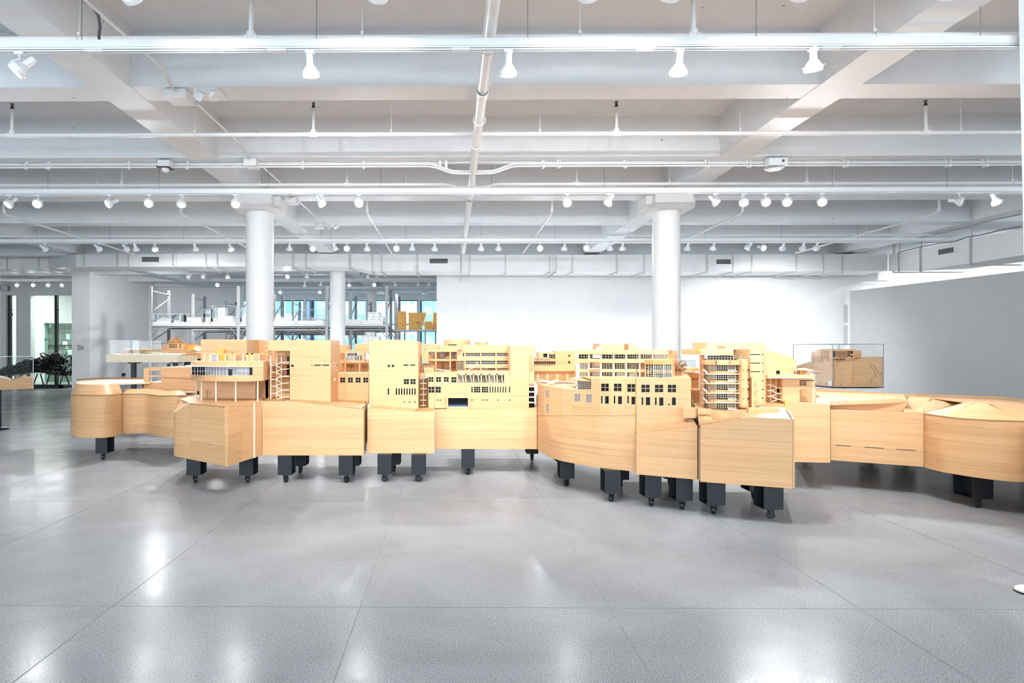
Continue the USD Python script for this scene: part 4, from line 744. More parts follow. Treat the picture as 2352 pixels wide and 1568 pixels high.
leg(T, 657, 6.14, turn=.7); leg(T, 796, 6.13, turn=-.5); leg(T, 690, 6.62); leg(T, 812, 6.62)
# ---- 5: blank tower section with slit windows
T = section('wooden section with a tall pale tower pierced by slits and square windows, left of centre', 915, 6.3)
P = np.array([at(x, 800, 6.22)[:2] for x in (844, 957, 998)]); prof = [(844, 936.7), (957, 945), (998, 945)]; skirt(T, P, SB, topz(P, prof), (.34, .55, .80), smooth=False)
zt = topz(P, prof); T.part('carcass', plan([tuple(p + np.array([0, .03])) for p in P] + [A2(998.3, 7.1), A2(850, 7.1)], SB + .004, .71), 'wood')
T.part('terrain', sheet([[(*A2(850, 7.1), .79), (*A2(957, 7.1), .76), (*A2(998.4, 7.1), .76)], [(*A2(846, 6.40), .785), (*A2(957, 6.40), .745), (*A2(998.2, 6.40), .742)], [(p[0], p[1] + .021, z - .001) for p, z in zip(P, zt)]], .01), 'wood_mid')
for k in range(14):
    x = 847 + k * 7.8; a = np.array([*A2(x, 6.225), np.interp(x, [844, 957], [.770, .732]) + .003]); x2 = min(x + 9, 960); b = np.array([*A2(x2, 6.36), np.interp(x2, [844, 957], [.785, .746]) + .004]); T.part('terrace_strip', bar(a, b, .031, .008), 'wood')
H = [(890.5, 837.4, 895.6, 842.7), (899.7, 837.4, 905, 842.7), (927, 837, 938.4, 839.5), (942.6, 837, 953.6, 839.5), (927.5, 870.3, 939.1, 881.8, 2, 2), (942.8, 870.3, 954.6, 881.8, 2, 2), (890.5, 892, 893.7, 906.4)] + [(909 + 6.12 * i, 892, 911.9 + 6.12 * i, 906.4) for i in range(8)] + [(x, 922, x + 2.8, 924.5) for x in (927.5, 939.9, 952)]
facade(T, flat(6.36), [(847.8, 782), (858, 780.5), (890, 779.4), (930, 780.5), (960.5, 783.4), (960.5, 940.5), (847.8, 934)], H, .68, 'tower_wall')
posts(T, flat(6.55), [972.2], 858, 939.5, 2.4, 'balcony_post', 'wood_white')
for y in (867, 879.3, 892, 905, 918, 930.5): rail(T, flat(6.50), 964.5, 979.5, y, y + 2, .12, 'balcony')
facade(T, flat(6.66), [(964, 857), (984, 857), (984, 941), (964, 941)], [(965.5, 868.5, 970.5, 879), (973.5, 872, 978, 878.5)], .05, 'stair_wall', pane='grey_pane'); glazing(T, flat(6.7), 964.5, 834, 973.5, 856, 4, 6, 0, 'dark_pane', mat='wood'); glazing(T, flat(6.69), 973.5, 834, 996.5, 838.4, 8, 1, 0, 'dark_pane', mat='wood')
T.part('roof_block', flat(6.72).slab(flat(6.72).rect(974, 838.5, 996.5, 855), 0, .12), 'wood'); T.part('rear_wall', flat(6.85).slab(flat(6.85).poly([(963, 804), (984, 804), (984, 835), (975, 835)]), 0, .08), 'wood')
facade(T, flat(6.52), [(975, 854.3), (998.3, 854.3), (998.3, 942.5), (984, 942), (984, 868), (975, 868)], [(985, 866, 995.2, 876.7, 2, 2), (983.9 + .6, 888, 997.6, 901.6, 2, 2)], .3, 'wing_wall')
leg(T, 884, 6.18, turn=1.4); leg(T, 961.5, 6.18, turn=1.5); leg(T, 905, 6.7)
# ---- 6: central section
T = section('central wooden section with a dark garage opening, strip windows and a plain end tower', 1115, 6.5)
P = np.array([at(x, 800, 6.49)[:2] for x in (999, 1210, 1233.3)]); prof = [(999, 939.5), (1210, 937.6), (1211, 935), (1234, 935)]; skirt(T, P, SB, topz(P, prof), (.25, .47, .78), smooth=False)
T.part('carcass', plan([tuple(p + np.array([0, .03])) for p in P] + [A2(1228, 7.6), A2(1001, 7.6)], SB + .004, .735), 'wood')
SL = [(1083, 888, 1085.6, 901.2)] + [(1124.5 + 5.97 * i, 888, 1126.9 + 5.97 * i, 901.4) for i in range(7)] + [(1169.2, 888, 1171.7, 901.4)]
SQ = [(x, 917.2, x + 2.7, 919.8) for x in (1004.2, 1010.1, 1082.8, 1106.7, 1112.6, 1118.5, 1142.4, 1169.2)]
WN = [(1001.7, 866, 1012.9, 876.7, 2, 2), (1019.4, 866, 1030.6, 876.7, 2, 2), (1037, 866, 1048, 878, 2, 2), (1000.2, 888, 1012.5, 901.6, 2, 2), (1089, 888, 1103, 901, 3, 3), (1106.8, 888, 1121, 901, 3, 3)]
pl = flat(6.52); facade(T, pl, [(998.7, 854.3), (1050.5, 854.3), (1050.5, 878.8), (1172, 878.8), (1172, 793), (1230.5, 793), (1230.5, 814), (1215, 814), (1215, 940), (1076, 940), (1076, 913.5), (1028.5, 913.5), (1028.5, 940), (998.7, 940)], SL + SQ + WN, .35, 'front_wall', solid=False)
p2 = pl.poly([(998.7, 855), (1050.5, 855), (1050.5, 880), (1172, 880), (1172, 794), (1214, 794), (1214, 940), (998.7, 940)]).difference(pl.rect(1029, 914, 1075.5, 934)); T.part('wall_core', pl.slab(p2, .0122, .30), 'wood')
fr_ = pl.rect(1026, 905.5, 1078, 938).difference(pl.rect(1029.3, 913.3, 1074.8, 933.4)); T.part('garage_frame', pl.slab(fr_, -.03, .30), 'wood'); T.part('garage_floor', sheet([[at(1030, 922, 6.74), at(1074, 922, 6.74)], [at(1029.5, 932.6, 6.51), at(1074.5, 932.6, 6.51)]], .004), 'steel_blue'); T.part('garage_back', pl.slab(pl.rect(1029.3, 913.3, 1074.8, 933.4), .24, .25), 'dark_pane'); T.part('slit', pl.slab(pl.rect(1029.5, 903, 1074, 904), -.001, .001), 'wood_line')
# angled bay windows under the sloped glazing
pb = flat(6.62); T.part('bay_back', pb.slab(pb.rect(1050, 858, 1172, 880), 0, .05), 'wood'); T.part('bay_roof', cat([pb.slab(pb.rect(1050.5, 851, 1172, 860.5), -.07, .15)]), 'wood'); T.part('bay_pier', flat(6.53).slab(flat(6.53).rect(1158, 858, 1171.8, 879), 0, .1), 'wood')
for i, x in enumerate((1052.5, 1071, 1088.5, 1106.5, 1125, 1143)):
    glazing(T, pb, x + 1, 861.5, x + 14.5, 878, 4, 4, -.012, 'grey_pane' if i in (0, 4) else 'dark_pane', mat='wood_white'); q = flat(6.55); T.part('fin', q.slab(q.poly([(x + 8.5, 861), (x + 10.5, 861), (x + 13.2, 878.7), (x + 11.2, 878.7)]), 0, .05), 'wood_white'); T.part('fin', q.slab(q.poly([(x - 2.4, 858), (x, 858), (x, 878.7), (x - 2.4, 878.7)]), 0, .05), 'wood')
# upper slab block with strip windows
pu = flat(6.86); T.part('upper_back', pu.slab(pu.rect(1063, 792, 1174, 856), .05, .4), 'wood')
for a, b in ((791.3, 810.2), (818.4, 828), (836.8, 845)): T.part('upper_band', pu.slab(pu.rect(1063, a, 1174, b), 0, .051), 'wood')
for x in (1067.8, 1104, 1139.6): posts(T, pu, [x], 792, 852, 3.2, 'pier', 'wood', .05, -.006)
for a, b in ((1070.5, 1102.6), (1105.6, 1138), (1141, 1171.6)):
    glazing(T, pu, a, 810.4, b, 818.2, 9, 2, .03, 'dark_pane', mat='wood_white'); glazing(T, pu, a, 828.2, b, 836.6, 9, 2, .03, 'dark_pane', mat='wood_white')
glazing(T, pu, 1122.5, 845.4, 1137, 851.5, 6, 3, .035, 'dark_pane', mat='wood'); glazing(T, pu, 1149, 845.4, 1171, 847, 9, 1, .035, 'dark_pane', mat='wood'); T.part('stair_ramp', bar(at(1071, 851, 6.80), at(1094, 841, 6.80), .03, .008), 'wood_white'); T.part('stair_ramp', bar(at(1094, 841, 6.80), at(1099, 841, 6.80), .03, .008), 'wood_white'); posts(T, flat(6.8), [1098, 1094.5], 830, 838, 1.6, 'rail_post', 'wood_white'); glazing(T, flat(6.8), 1049, 828, 1064.5, 852, 5, 7, 0, 'dark_pane', mat='wood')
T.part('stair_box', flat(6.85).slab(flat(6.85).rect(1050, 799, 1063, 828), 0, .12), 'wood'); T.part('sloped_roof', bar(at(1050.5, 802, 6.8), at(1062, 799.5, 6.8), .1, .012), 'wood_white')
# right recess of the end tower with small balconies
pr = flat(6.9); T.part('recess_wall', pr.slab(pr.rect(1214, 812, 1227, 936), 0, .05), 'wood'); T.part('recess_wall', flat(6.56).slab(flat(6.56).rect(1215.2, 853, 1226.8, 881), 0, .1), 'wood')
for y in (887, 899, 911, 923.5): rail(T, flat(6.55), 1213.5, 1228, y, y + 2.2, .1, 'balcony', 'wood_white'); T.part('window', flat(6.68).slab(flat(6.68).rect(1214.5, y + 2, 1227, y + 11), 0, .004), 'dark_pane')
# gallery behind, upper left
pg = flat(7.1)
for a, b in ((801.5, 808), (824, 829)): T.part('gallery_slab', pg.slab(pg.rect(984, a, 1050, b), 0, .25), 'wood')
posts(T, pg, [1001, 1034.3], 803, 853.5, 3.4, 'gallery_post', 'wood', .03, -.003); posts(T, pg, [983], 803, 853, 2.6, 'gallery_post', 'wood', .03, -.003)
T.part('gallery_wall', flat(7.38).slab(flat(7.38).rect(980, 806, 1052, 854), 0, .05), 'wood'); glazing(T, pg, 984.3, 808.5, 999, 814.5, 5, 1, .05, 'grey_pane', mat='wood'); glazing(T, pg, 1036, 808, 1047, 823, 3, 4, .05, 'dark_pane', mat='wood'); glazing(T, pg, 1010, 808, 1021, 823, 3, 4, .18, 'grey_pane', mat='wood'); T.part('sloped_panel', pg.slab(pg.poly([(1022, 823), (1033, 812), (1033, 823)]), .1, .2), 'wood'); T.part('dark_opening', flat(7.3).slab(flat(7.3).rect(1036, 830, 1048, 846), 0, .01), 'wood_line'); T.part('dark_opening', flat(7.3).slab(flat(7.3).rect(1014, 832, 1020, 849), 0, .01), 'wood_line'); T.part('ramp', bar(at(1003, 848, 6.9), at(1032, 851, 6.9), .12, .01), 'wood_white')
T.part('rear_block', flat(7.5).slab(flat(7.5).rect(967.5, 789.5, 1010, 802), 0, .25), 'wood'); T.part('rear_block', flat(7.3).slab(flat(7.3).rect(1009, 793, 1064, 802), 0, .2), 'wood')
x0, x1 = at(1018.7, 785, 7.4)[0], at(1081.8, 785, 7.4)[0]; P = [((x0 + x1) / 2 + math.cos(q) * (x1 - x0) / 2, 7.62 - .22 * math.sin(q)) for q in np.linspace(math.pi, 0, 15)]; T.part('roof_drum', plan(P + [(x1, 7.9), (x0, 7.9)], ZZ(793, 7.4), ZZ(780, 7.4)), 'wood', smooth=30); T.part('vent_slot', flat(7.39).slab(flat(7.39).rect(1029, 791, 1049, 792.8), 0, .01), 'dark_pane')
x0, x1 = at(1093, 785, 7.6)[0], at(1122.3, 785, 7.6)[0]; P = [((x0 + x1) / 2 + math.cos(q) * (x1 - x0) / 2, 7.72 - .12 * math.sin(q)) for q in np.linspace(math.pi, 0, 11)]; T.part('roof_drum', plan(P + [(x1, 7.9), (x0, 7.9)], ZZ(795, 7.6), ZZ(785.6, 7.6)), 'wood', smooth=30)
leg(T, 1075, 6.53, turn=-.4); leg(T, 1073, 7.3); leg(T, 1222, 7.4)
# ---- 7: curved prow section and 8: its neighbour
chain7 = [(1234.3, 6.49), (1240, 6.33), (1252, 6.15), (1268, 5.97), (1290, 5.81), (1318, 5.69), (1345, 5.60), (1378, 5.49), (1402, 5.43), (1431, 5.37), (1459.3, 5.315)]
T = section('wooden section with smooth curved prow wall under a long banded building, right of centre', 1350, 5.8)
P = spline(chain7, 40); mid = 955
zm = topz(P, [(1230, mid), (1470, mid)]); skirt(T, P, SB, zm, (.16, .33, .5, .67, .84), smooth=40)
top7 = [(1230, 878.5), (1238, 882.5), (1250, 885.3), (1264.6, 887.7), (1298.6, 891.5), (1322, 893.6), (1322.01, 894), (1357.5, 894), (1357.6, 869.2), (1470, 869.2)]
holes7 = [(1253, 895.7, 1260.7, 911.8), (1254, 928, 1260.7, 947), (1319.5, 904.6, 1332.5, 921.6, 2, 1), (1346, 906, 1358.6, 924, 2, 1)] + [(x, 881, x + 17.4, 898, 2, 2) for x in (1380.7, 1410)] + [(1441, 882, 1458.9, 899.5, 2, 2)] + [(x, 909, x + 3, 926) for x in (1380.8, 1410, 1441)] + [(1390, 909.5, 1398, 926.6), (1419.5, 910, 1428.4, 927.5), (1450.5, 911, 1458.9, 928.5)]
c7 = [c for c in chain7 if c[0] not in (1402, 1252)]; c7 = [(1234.3, 6.49), (1240, 6.33), (1250, 6.175), (1263, 6.02), (1290, 5.81), (1317, 5.695), (1343, 5.607), (1378, 5.49), (1404, 5.425), (1434, 5.365), (1459.3, 5.315)]
for (a, ya), (b, yb) in zip(c7, c7[1:]):
    s = Pl((a, ya), (b, yb)); xs = [a] + [x for x, _ in top7 if a < x < b] + [b]; pts = [(x, ip(x, top7)) for x in xs] + [(b, mid - .6), (a, mid - .6)]
    facade(T, s, pts, [h for h in holes7 if a <= h[0] < b], .03, 'curved_wall', solid=True, pane='dark_pane' if a > 1343 else 'grey_pane', th=.014)
Pc = np.array([at(a, 800, b)[:2] for a, b in chain7]); T.part('carcass', plan([tuple(p + q * .06) for p, q in zip(Pc, normals2(Pc))] + [A2(1459, 6.6), A2(1240, 7.6), A2(1232, 6.8)], SB + .004, .86), 'wood')
rim = [(*A2(a, b + .05), ZZ(ip(a, top7), b) - .002) for a, b in chain7[:6]]
T.part('deck', sheet([[(*A2(a, 7.5), ZZ(876, 7.5)) for a in (1230, 1240, 1255, 1275, 1300, 1330)], rim], .012), 'wood'); T.part('rim', tube([(x, y, z + .004) for x, y, z in rim], .008, 6), 'wood')
T.part('deck_box', bar(at(1262, 878.5, 6.4), at(1279, 874, 6.6), .05, .02), 'wood_white'); T.part('deck_box', bar(at(1238.5, 872.5, 6.6), at(1252, 875, 6.4), .05, .014), 'wood_white')
# corner bay and long roof with strip windows
s = Pl((1322, 5.86), (1358, 5.72)); glazing(T, s, 1325, 874.5, 1357, 893.5, 6, 4, .01, 'grey_pane', mat='wood_white'); T.part('bay_core', s.slab(s.rect(1326, 874, 1358, 895), .02, .3), 'wood'); T.part('bay_roof', plan([A2(1307, 5.98), A2(1330, 5.75), A2(1358, 5.64), A2(1360, 6.3), A2(1322, 6.4)], ZZ(874, 5.8), ZZ(871.6, 5.8)), 'wood')
T.part('roof_terrace', sheet([[(*A2(1320, 6.6), .98 + .14), (*A2(1459, 6.6), .98 + .14)], [(*A2(1358, 5.57), ZZ(869.6, 5.57)), (*A2(1459.2, 5.33), ZZ(869.6, 5.33))]], .01), 'wood')
def banded(T, x0, x1, Ya, Yb, first):
    s = Pl((x0, Ya), (x1, Yb)); T.part('upper_core', s.slab(s.rect(x0 + 1, 805, x1, 869), .10, .5), 'wood')
    T.part('roof_fascia', s.slab(s.poly([(x0, 803.4 if first else 803), (x0 + 18 if first else x0, 802.3), (x1, 803.5), (x1, 813.8), (x0, 813)]), -.01, .2), 'wood')
    T.part('floor_band', s.slab(s.rect(x0, 823.8, x1, 833.3), -.004, .12), 'wood'); T.part('floor_band', s.slab(s.rect(x0 + 2, 847.5, x1, 854.6), .02, .12), 'wood'); return s
s = banded(T, 1321.5, 1459.2, 6.06, 5.70, True)
for a, b in ((1325.5, 1350), (1354, 1377), (1381, 1407.5), (1411, 1436), (1439.5, 1458.8)):
    glazing(T, s, a, 814, b, 823.6, 4, 2, .04, 'dark_pane', mat='wood_white'); glazing(T, s, a + 1.5, 833.8, b, 847.2, 4, 4, .05, 'dark_pane' if a > 1370 else 'grey_pane', mat='wood_white'); glazing(T, s, a + 1.5, 855, b, 867, 4, 4, .05, 'dark_pane' if 1370 < a < 1410 else 'grey_pane', mat='wood_white')
posts(T, s, [1325, 1352, 1379.7, 1409, 1437.7], 833, 869, 2.9, 'pier', 'wood_white', .02, .0); posts(T, s, [1325, 1352, 1379.7, 1409, 1437.7], 813, 824, 2.9, 'pier', 'wood_white', .02, .0)
T.part('balcony', s.slab(s.rect(1355, 824.5, 1377, 831), -.03, -.005), 'wood'); T.part('blind', s.slab(s.rect(1359, 813.9, 1377.5, 822), .02, .026), 'model_white'); T.part('balcony', s.slab(s.rect(1352, 845.5, 1376, 847.6), -.03, .03), 'wood_white'); T.part('grille', s.slab(s.rect(1365, 833.6, 1376.5, 840.5), .02, .03), 'wood')
T.part('roof_box', flat(6.3).slab(flat(6.3).rect(1377, 788.8, 1433.5, 803.5), 0, .3), 'wood'); T.part('roof_box', flat(6.3).slab(flat(6.3).rect(1443.8, 788.8, 1462.5, 803.5), 0, .25), 'wood'); T.part('roof_plate', flat(6.2).slab(flat(6.2).rect(1371, 796, 1383, 802.5), 0, .04), 'wood_white')
# rear wing on the left
pl = flat(7.2); facade(T, pl, [(1275.5, 805.4), (1321, 805.4), (1321, 838), (1275.5, 838)], [(1305.5, 814.8, 1309.5, 818.8), (1305.5, 829, 1309.5, 834)], .3, 'rear_wall'); facade(T, flat(7.24), [(1238, 809), (1276, 808), (1276, 838), (1238, 838)], [(1248, 812, 1257, 820), (1266, 813.5, 1275, 823, 3, 2), (1262, 813, 1265, 822)], .25, 'rear_wall')
T.part('rear_parapet', flat(7.05).slab(flat(7.05).rect(1226, 836, 1323, 847.5), 0, .1), 'wood'); T.part('rear_ledge', flat(6.95).slab(flat(6.95).rect(1226, 848, 1323, 852), 0, .2), 'wood')
facade(T, flat(7.0), [(1226, 851), (1323, 851), (1323, 876), (1226, 876)], [(1227, 858, 1232.5, 874, 2, 4), (1239, 858.5, 1254.5, 874, 4, 3), (1261, 858.5, 1277, 874, 3, 1), (1283.5, 858.5, 1300, 874, 3, 1), (1306.5, 858.5, 1322.5, 873)], .2, 'rear_wall', pane='wood_line')
for k, x in enumerate((1228, 1236, 1244, 1252, 1260)): leafy(T, at(x, 824, 7.12), .03, 36, 20 + k)
glazing(T, flat(7.03), 1226, 829, 1276, 836, 12, 1, 0, 'dark_pane', mat='wood')
leg(T, 1301, 6.0, turn=-.8); leg(T, 1404, 5.4, turn=-.6); leg(T, 1290, 6.9); leg(T, 1425, 5.95)
T = section('wooden section with square windows and a low front block with a hatched sloping top', 1530, 5.2)
F8 = line2((1461.8, 5.2), (1602, 4.99), 2); P = np.array([F8[0] * (1 - t) + F8[1] * t for t in (0, .3, .75, 1)]); prof = [(1461, 990.6), (1505, 990), (1570, 983), (1602, 977)]; skirt(T, P, SB, topz(P, prof), (.45, .74), smooth=False); zt = topz(P, prof)
T.part('side_board', Pl((1602.2, 4.992), (1588, 5.6)).slab(Pl((1602.2, 4.992), (1588, 5.6)).poly([(1602.2, 977), (1588, 950), (1588, 1070), (1602.2, 1100)]), 0, .015), 'gap_shade_wood')
sw = Pl((1461.3, 5.33), (1588, 5.20))
H8 = [(x, 883.3, x + 18.8, 900.5, 2, 2) for x in (1473.3, 1504.2, 1534)] + [(1474, 912, 1477.2, 929.5), (1483.5, 912, 1493, 930), (1504.5, 912.5, 1508, 930), (1514.3, 912.5, 1523.6, 931), (1543.5, 912.5, 1552, 930), (1535, 927, 1538.3, 930.2)]
facade(T, sw, [(1461.3, 869), (1520, 868.8), (1587, 867.5), (1587, 960), (1500, 992), (1461.3, 992)], H8, .35, 'front_wall')
T.part('carcass', plan([tuple(p + np.array([0, .03])) for p in P] + [A2(1585, 6.4), A2(1461.5, 6.4)], SB + .004, .64), 'wood')
tri = [[(*A2(1461.8, 5.325), .668), (*A2(1480, 5.31), .70), (*A2(1556, 5.24), .79), (*A2(1589, 5.2), .79)], [(*p, z - .001) for p, z in zip(P, zt)]]
tri[1] = [(x, y + .021, z) for x, y, z in tri[1]]; T.part('terrain', sheet(tri, .01), 'wood_dark')
n = 17; R0, R1 = np.array(tri[1]), np.array(tri[0])
def along(R, t): return np.array([np.interp(t, np.linspace(0, 1, len(R)), R[:, k]) for k in range(3)])
for k in range(13): t = (k + .5) / 13; T.part('terrace_strip', cat([bar(along(R0, u) * (1 - t) + along(R1, u) * t + [0, 0, .004], along(R0, u2) * (1 - t) + along(R1, u2) * t + [0, 0, .004], .0050, .007) for u, u2 in zip(np.linspace(.0, 1, 8), np.linspace(.0, 1, 8)[1:])]), 'wood')
T.part('side_block', Pl((1568.5, 5.12), (1597, 5.06)).slab(Pl((1568.5, 5.12), (1597, 5.06)).rect(1568.5, 938, 1597, 960), 0, .15), 'wood')
s = banded(T, 1459.8, 1533, 5.70, 5.55, False)
for a, b in ((1461, 1467.5), (1470.5, 1496), (1500, 1531)): glazing(T, s, a, 814.5, b, 823.6, 5 if b - a > 9 else 2, 3, .04, 'grey_pane' if a > 1490 else 'dark_pane', mat='wood_white')
posts(T, s, [1469, 1498.2], 813, 824, 2.8, 'pier', 'wood_white', .02); posts(T, s, [1469], 833, 869, 2.9, 'pier', 'wood_white', .02)
cb = [(1480.5, 5.56), (1500, 5.44), (1525, 5.38), (1545, 5.40), (1550.5, 5.5)]; sb = [Pl(a, b) for a, b in zip(cb, cb[1:])]
band(T, 'bay_fascia', lambda x: (826.5, 836.6), 'wood_mid', 0, .03, cb, sb)
for (a, _), (b, _), q in zip(cb, cb[1:], sb): glazing(T, q, a + .3, 837, b - .3, 869, max(2, int((b - a) / 5)), 8, .008, 'dark_pane', mat='wood_white'); T.part('bay_band', q.slab(q.rect(a, 848.5, b, 856), .012, .02), 'wood')
T.part('bay_core', plan([A2(a, b + .04) for a, b in cb] + [A2(1550, 6.0), A2(1480, 6.0)], ZZ(869, 5.4), ZZ(828, 5.4)), 'wood')
T.part('roof_terrace', sheet([[(*A2(1462, 6.4), 1.12), (*A2(1580, 6.4), 1.12)], [(*A2(1460.6, 5.34), ZZ(869.4, 5.34)), (*A2(1586.5, 5.215), ZZ(868, 5.215))]], .01), 'wood')
leafy(T, at(1555, 840, 5.9), .10, 130, 41); leafy(T, at(1548, 818, 5.95), .055, 60, 42); leafy(T, at(1560, 850, 5.9), .08, 80, 43)
pl = flat(6.3); facade(T, pl, [(1556, 856), (1606, 856), (1606, 945), (1586, 945), (1586, 868), (1556, 868)], [(1589, 868, 1604, 890)], .2, 'rear_wall', pane='wood_line'); T.part('rear_slab', flat(6.2).slab(flat(6.2).rect(1583, 847, 1606, 852.5), 0, .3), 'wood')
T.part('rear_slab', flat(6.35).slab(flat(6.35).rect(1575, 844.5, 1604, 848.5), 0, .1), 'wood_orange'); T.part('rear_step', flat(6.0).slab(flat(6.0).rect(1589, 896, 1607, 940), 0, .1), 'wood')
leg(T, 1496, 5.25, turn=-.5); leg(T, 1567, 5.14, turn=-.5); leg(T, 1540, 6.0)
# ---- 9: balcony tower section, nearest the viewer
T = section('nearest wooden section with a round-cornered tower of stacked balconies and striped blinds', 1710, 4.9)
F9 = line2((1608.3, 4.912), (1820, 4.68), 2); tt = (0, .18, .40, .56, 1); P = np.array([F9[0] * (1 - t) + F9[1] * t for t in tt]); prof = [(1608, 977), (1645, 971), (1690, 963), (1727, 957.5), (1819, 962)]; zt = topz(P, prof)
skirt(T, P, SB, zt, (.22, .53, .78), smooth=False)
T.part('side_board', Pl((1820.4, 4.684), (1806, 5.35)).slab(Pl((1820.4, 4.684), (1806, 5.35)).poly([(1820.4, 962), (1806, 940), (1806, 1078), (1820.4, 1120)]), 0, .015), 'wood'); sl = Pl((1607.9, 4.916), (1592, 5.5)); T.part('side_board', sl.slab(sl.poly([(1607.9, 977), (1592, 937), (1592, 1070), (1607.9, 1105)]), 0, .012), 'gap_shade_wood')
T.part('carcass', plan([tuple(p + np.array([0, .03])) for p in P] + [A2(1800, 6.0), A2(1590, 6.0)], SB + .004, .735), 'wood')
zb_ = ZZ(940, 5.25); R1 = np.array([(*A2(1600, 5.25), ZZ(938, 5.25)), (*A2(1645, 5.22), ZZ(943, 5.22)), (*A2(1695, 5.2), ZZ(944, 5.2)), (*A2(1735, 5.15), ZZ(946, 5.15)), (*A2(1806, 5.1), ZZ(944, 5.1))]); R0 = np.array([(p[0], p[1] + .021, z - .001) for p, z in zip(P, zt)])
T.part('terrain', sheet([[(*A2(x, 6.0), zb_) for x in (1592, 1640, 1690, 1735, 1800)], R1, R0], .01), 'wood')
hu = np.linspace(.0, .60, 8); T.part('hatch_bed', sheet([[along(R1, u) + [0, 0, .003] for u in hu], [along(R0, u) + [0, 0, .003] for u in hu]], .002), 'wood_dark')
for k in range(15): t = (k + .5) / 15; T.part('terrace_strip', cat([bar(along(R0, u) * (1 - t) + along(R1, u) * t + [0, 0, .006], along(R0, u2) * (1 - t) + along(R1, u2) * t + [0, 0, .006], .0095, .006) for u, u2 in zip(hu, hu[1:])]), 'wood')
T.part('low_wall', Pl((1603, 5.08), (1634, 5.04)).slab(Pl((1603, 5.08), (1634, 5.04)).rect(1603, 938.6, 1634, 950.5), 0, .03), 'wood'); T.part('low_wall', flat(5.12).slab(flat(5.12).rect(1719, 936, 1790, 947.5), 0, .04), 'wood'); T.part('low_wall', flat(5.0).slab(flat(5.0).poly([(1712, 950), (1800, 938), (1800, 958), (1712, 956)]), 0, .03), 'wood') if 0 else None
ct = [(1616, 5.50), (1628, 5.36), (1645, 5.29), (1672, 5.27), (1690, 5.31), (1696.5, 5.42)]; st = [Pl(a, b) for a, b in zip(ct, ct[1:])]
cw = [(a, b + .05) for a, b in ct]; sw_ = [Pl(a, b) for a, b in zip(cw, cw[1:])]
for k in range(5):
    y = 837.5 + 21.9 * k
    if k < 4: band(T, 'balcony_front', lambda x: (y + 14.2, y + 20.6), 'wood', .015, .03, ct, st); band(T, 'balcony_slab', lambda x: (y + 20.2, y + 22.4), 'wood_white', -.02, .12, ct, st)
    for (a, _), (b, _), q in zip(cw, cw[1:], sw_): glazing(T, q, a + .5, y + 1, b - .3, y + 13.8, 2 if b - a < 13 else 5, 3, .0, 'dark_pane' if b > 1660 else 'grey_pane', mat='wood_white')
    q = flat(5.22); T.part('louvre_screen', q.slab(unary_union([q.poly([(1672 + 4 * i, y + 11), (1673.6 + 4 * i, y + 11), (1676.6 + 4 * i, y + 15.2), (1675 + 4 * i, y + 15.2)]) for i in range(5)] + [q.rect(1672, y + 14.8, 1695, y + 16)]), 0, .006), 'model_white')
    if k < 4: T.part('balcony_brace', bar(at(1615.5, y + 11, 5.42), at(1624, y + 19, 5.30), .012, .01), 'wood_white')
T.part('tower_core', plan([A2(a, b + .03) for a, b in cw] + [A2(1696, 6.1), A2(1616, 6.1)], .80, ZZ(827, 5.3)), 'wood')
band(T, 'fascia', lambda x: (ip(x, [(1612, 825.5), (1700, 826.5)]), ip(x, [(1612, 836.8), (1700, 838)])), 'wood', -.03, .03, ct, st); T.part('terrace', plan([A2(a, b - .02) for a, b in ct] + [A2(1696, 6.1), A2(1612, 6.1)], ZZ(828.5, 5.3), ZZ(827, 5.3)), 'wood')
glazing(T, flat(5.45), 1625, 816, 1685, 826.5, 9, 2, 0, 'dark_pane', mat='wood_white'); facade(T, flat(5.42), [(1604, 801.5), (1685, 800.8), (1685, 815.3), (1604, 814.5)], [], .4, 'penthouse_fascia'); T.part('roof_tip', flat(5.4).slab(flat(5.4).rect(1605, 800.5, 1612, 806.5), 0, .05), 'wood_orange')
T.part('side_wall', Pl((1607, 5.6), (1613, 5.52)).slab(Pl((1607, 5.6), (1613, 5.52)).rect(1607, 815, 1613, 934), 0, .02), 'wood')
facade(T, flat(5.75), [(1623.5, 786), (1757.5, 786.3), (1757.5, 803), (1623.5, 803)], [(1646.5, 795, 1665, 801.5)], .35, 'top_block', pane='wood_line')
posts(T, flat(5.70), [1700, 1704.5, 1712.5], 808, 826, 1.6, 'rail_post', 'wood_white'); glazing(T, flat(5.6), 1699, 815, 1710, 826, 3, 2, 0, 'grey_pane', mat='wood')
c_ = at(1711, 880, 5.36); rr = 12 * 5.36 / 1350; T.part('stair_cylinder', lathe([(0, ZZ(936, 5.3)), (rr, ZZ(936, 5.3)), (rr, ZZ(824.5, 5.3)), (0, ZZ(824.5, 5.3))], 32, (c_[0], 5.40, 0)), 'wood', smooth=40)
for y in (847.5, 870, 892, 913.5):
    for a, b in ((1708, 1711.2), (1718, 1721.3)): q = flat(5.40 - math.sqrt(max(0, rr ** 2 - (XX((a + b) / 2, 5.33) - c_[0]) ** 2)) - .003); T.part('slit_window', q.slab(q.rect(a, y, b, y + 3.6), 0, .01), 'dark_pane')
facade(T, flat(5.48), [(1722.8, 801.5), (1753.5, 801.8), (1753.5, 927), (1722.8, 929)], [(1723.2, y, 1745.4, y + 2.1) for y in (812.8, 832.6, 852.3)] + [(1750, y, 1753.2, y + 2.1) for y in (812.8, 832.6, 852.3, 872.8, 893, 913)], .6, 'stair_wall')
facade(T, flat(5.42), [(1726.5, 866.5), (1736, 864), (1736, 934.5), (1726.5, 934.5)], [(1733, 877.5, 1735, 890), (1733, 897, 1735, 912), (1733, 920, 1735, 931)], .04, 'buttress', pane='wood_line')
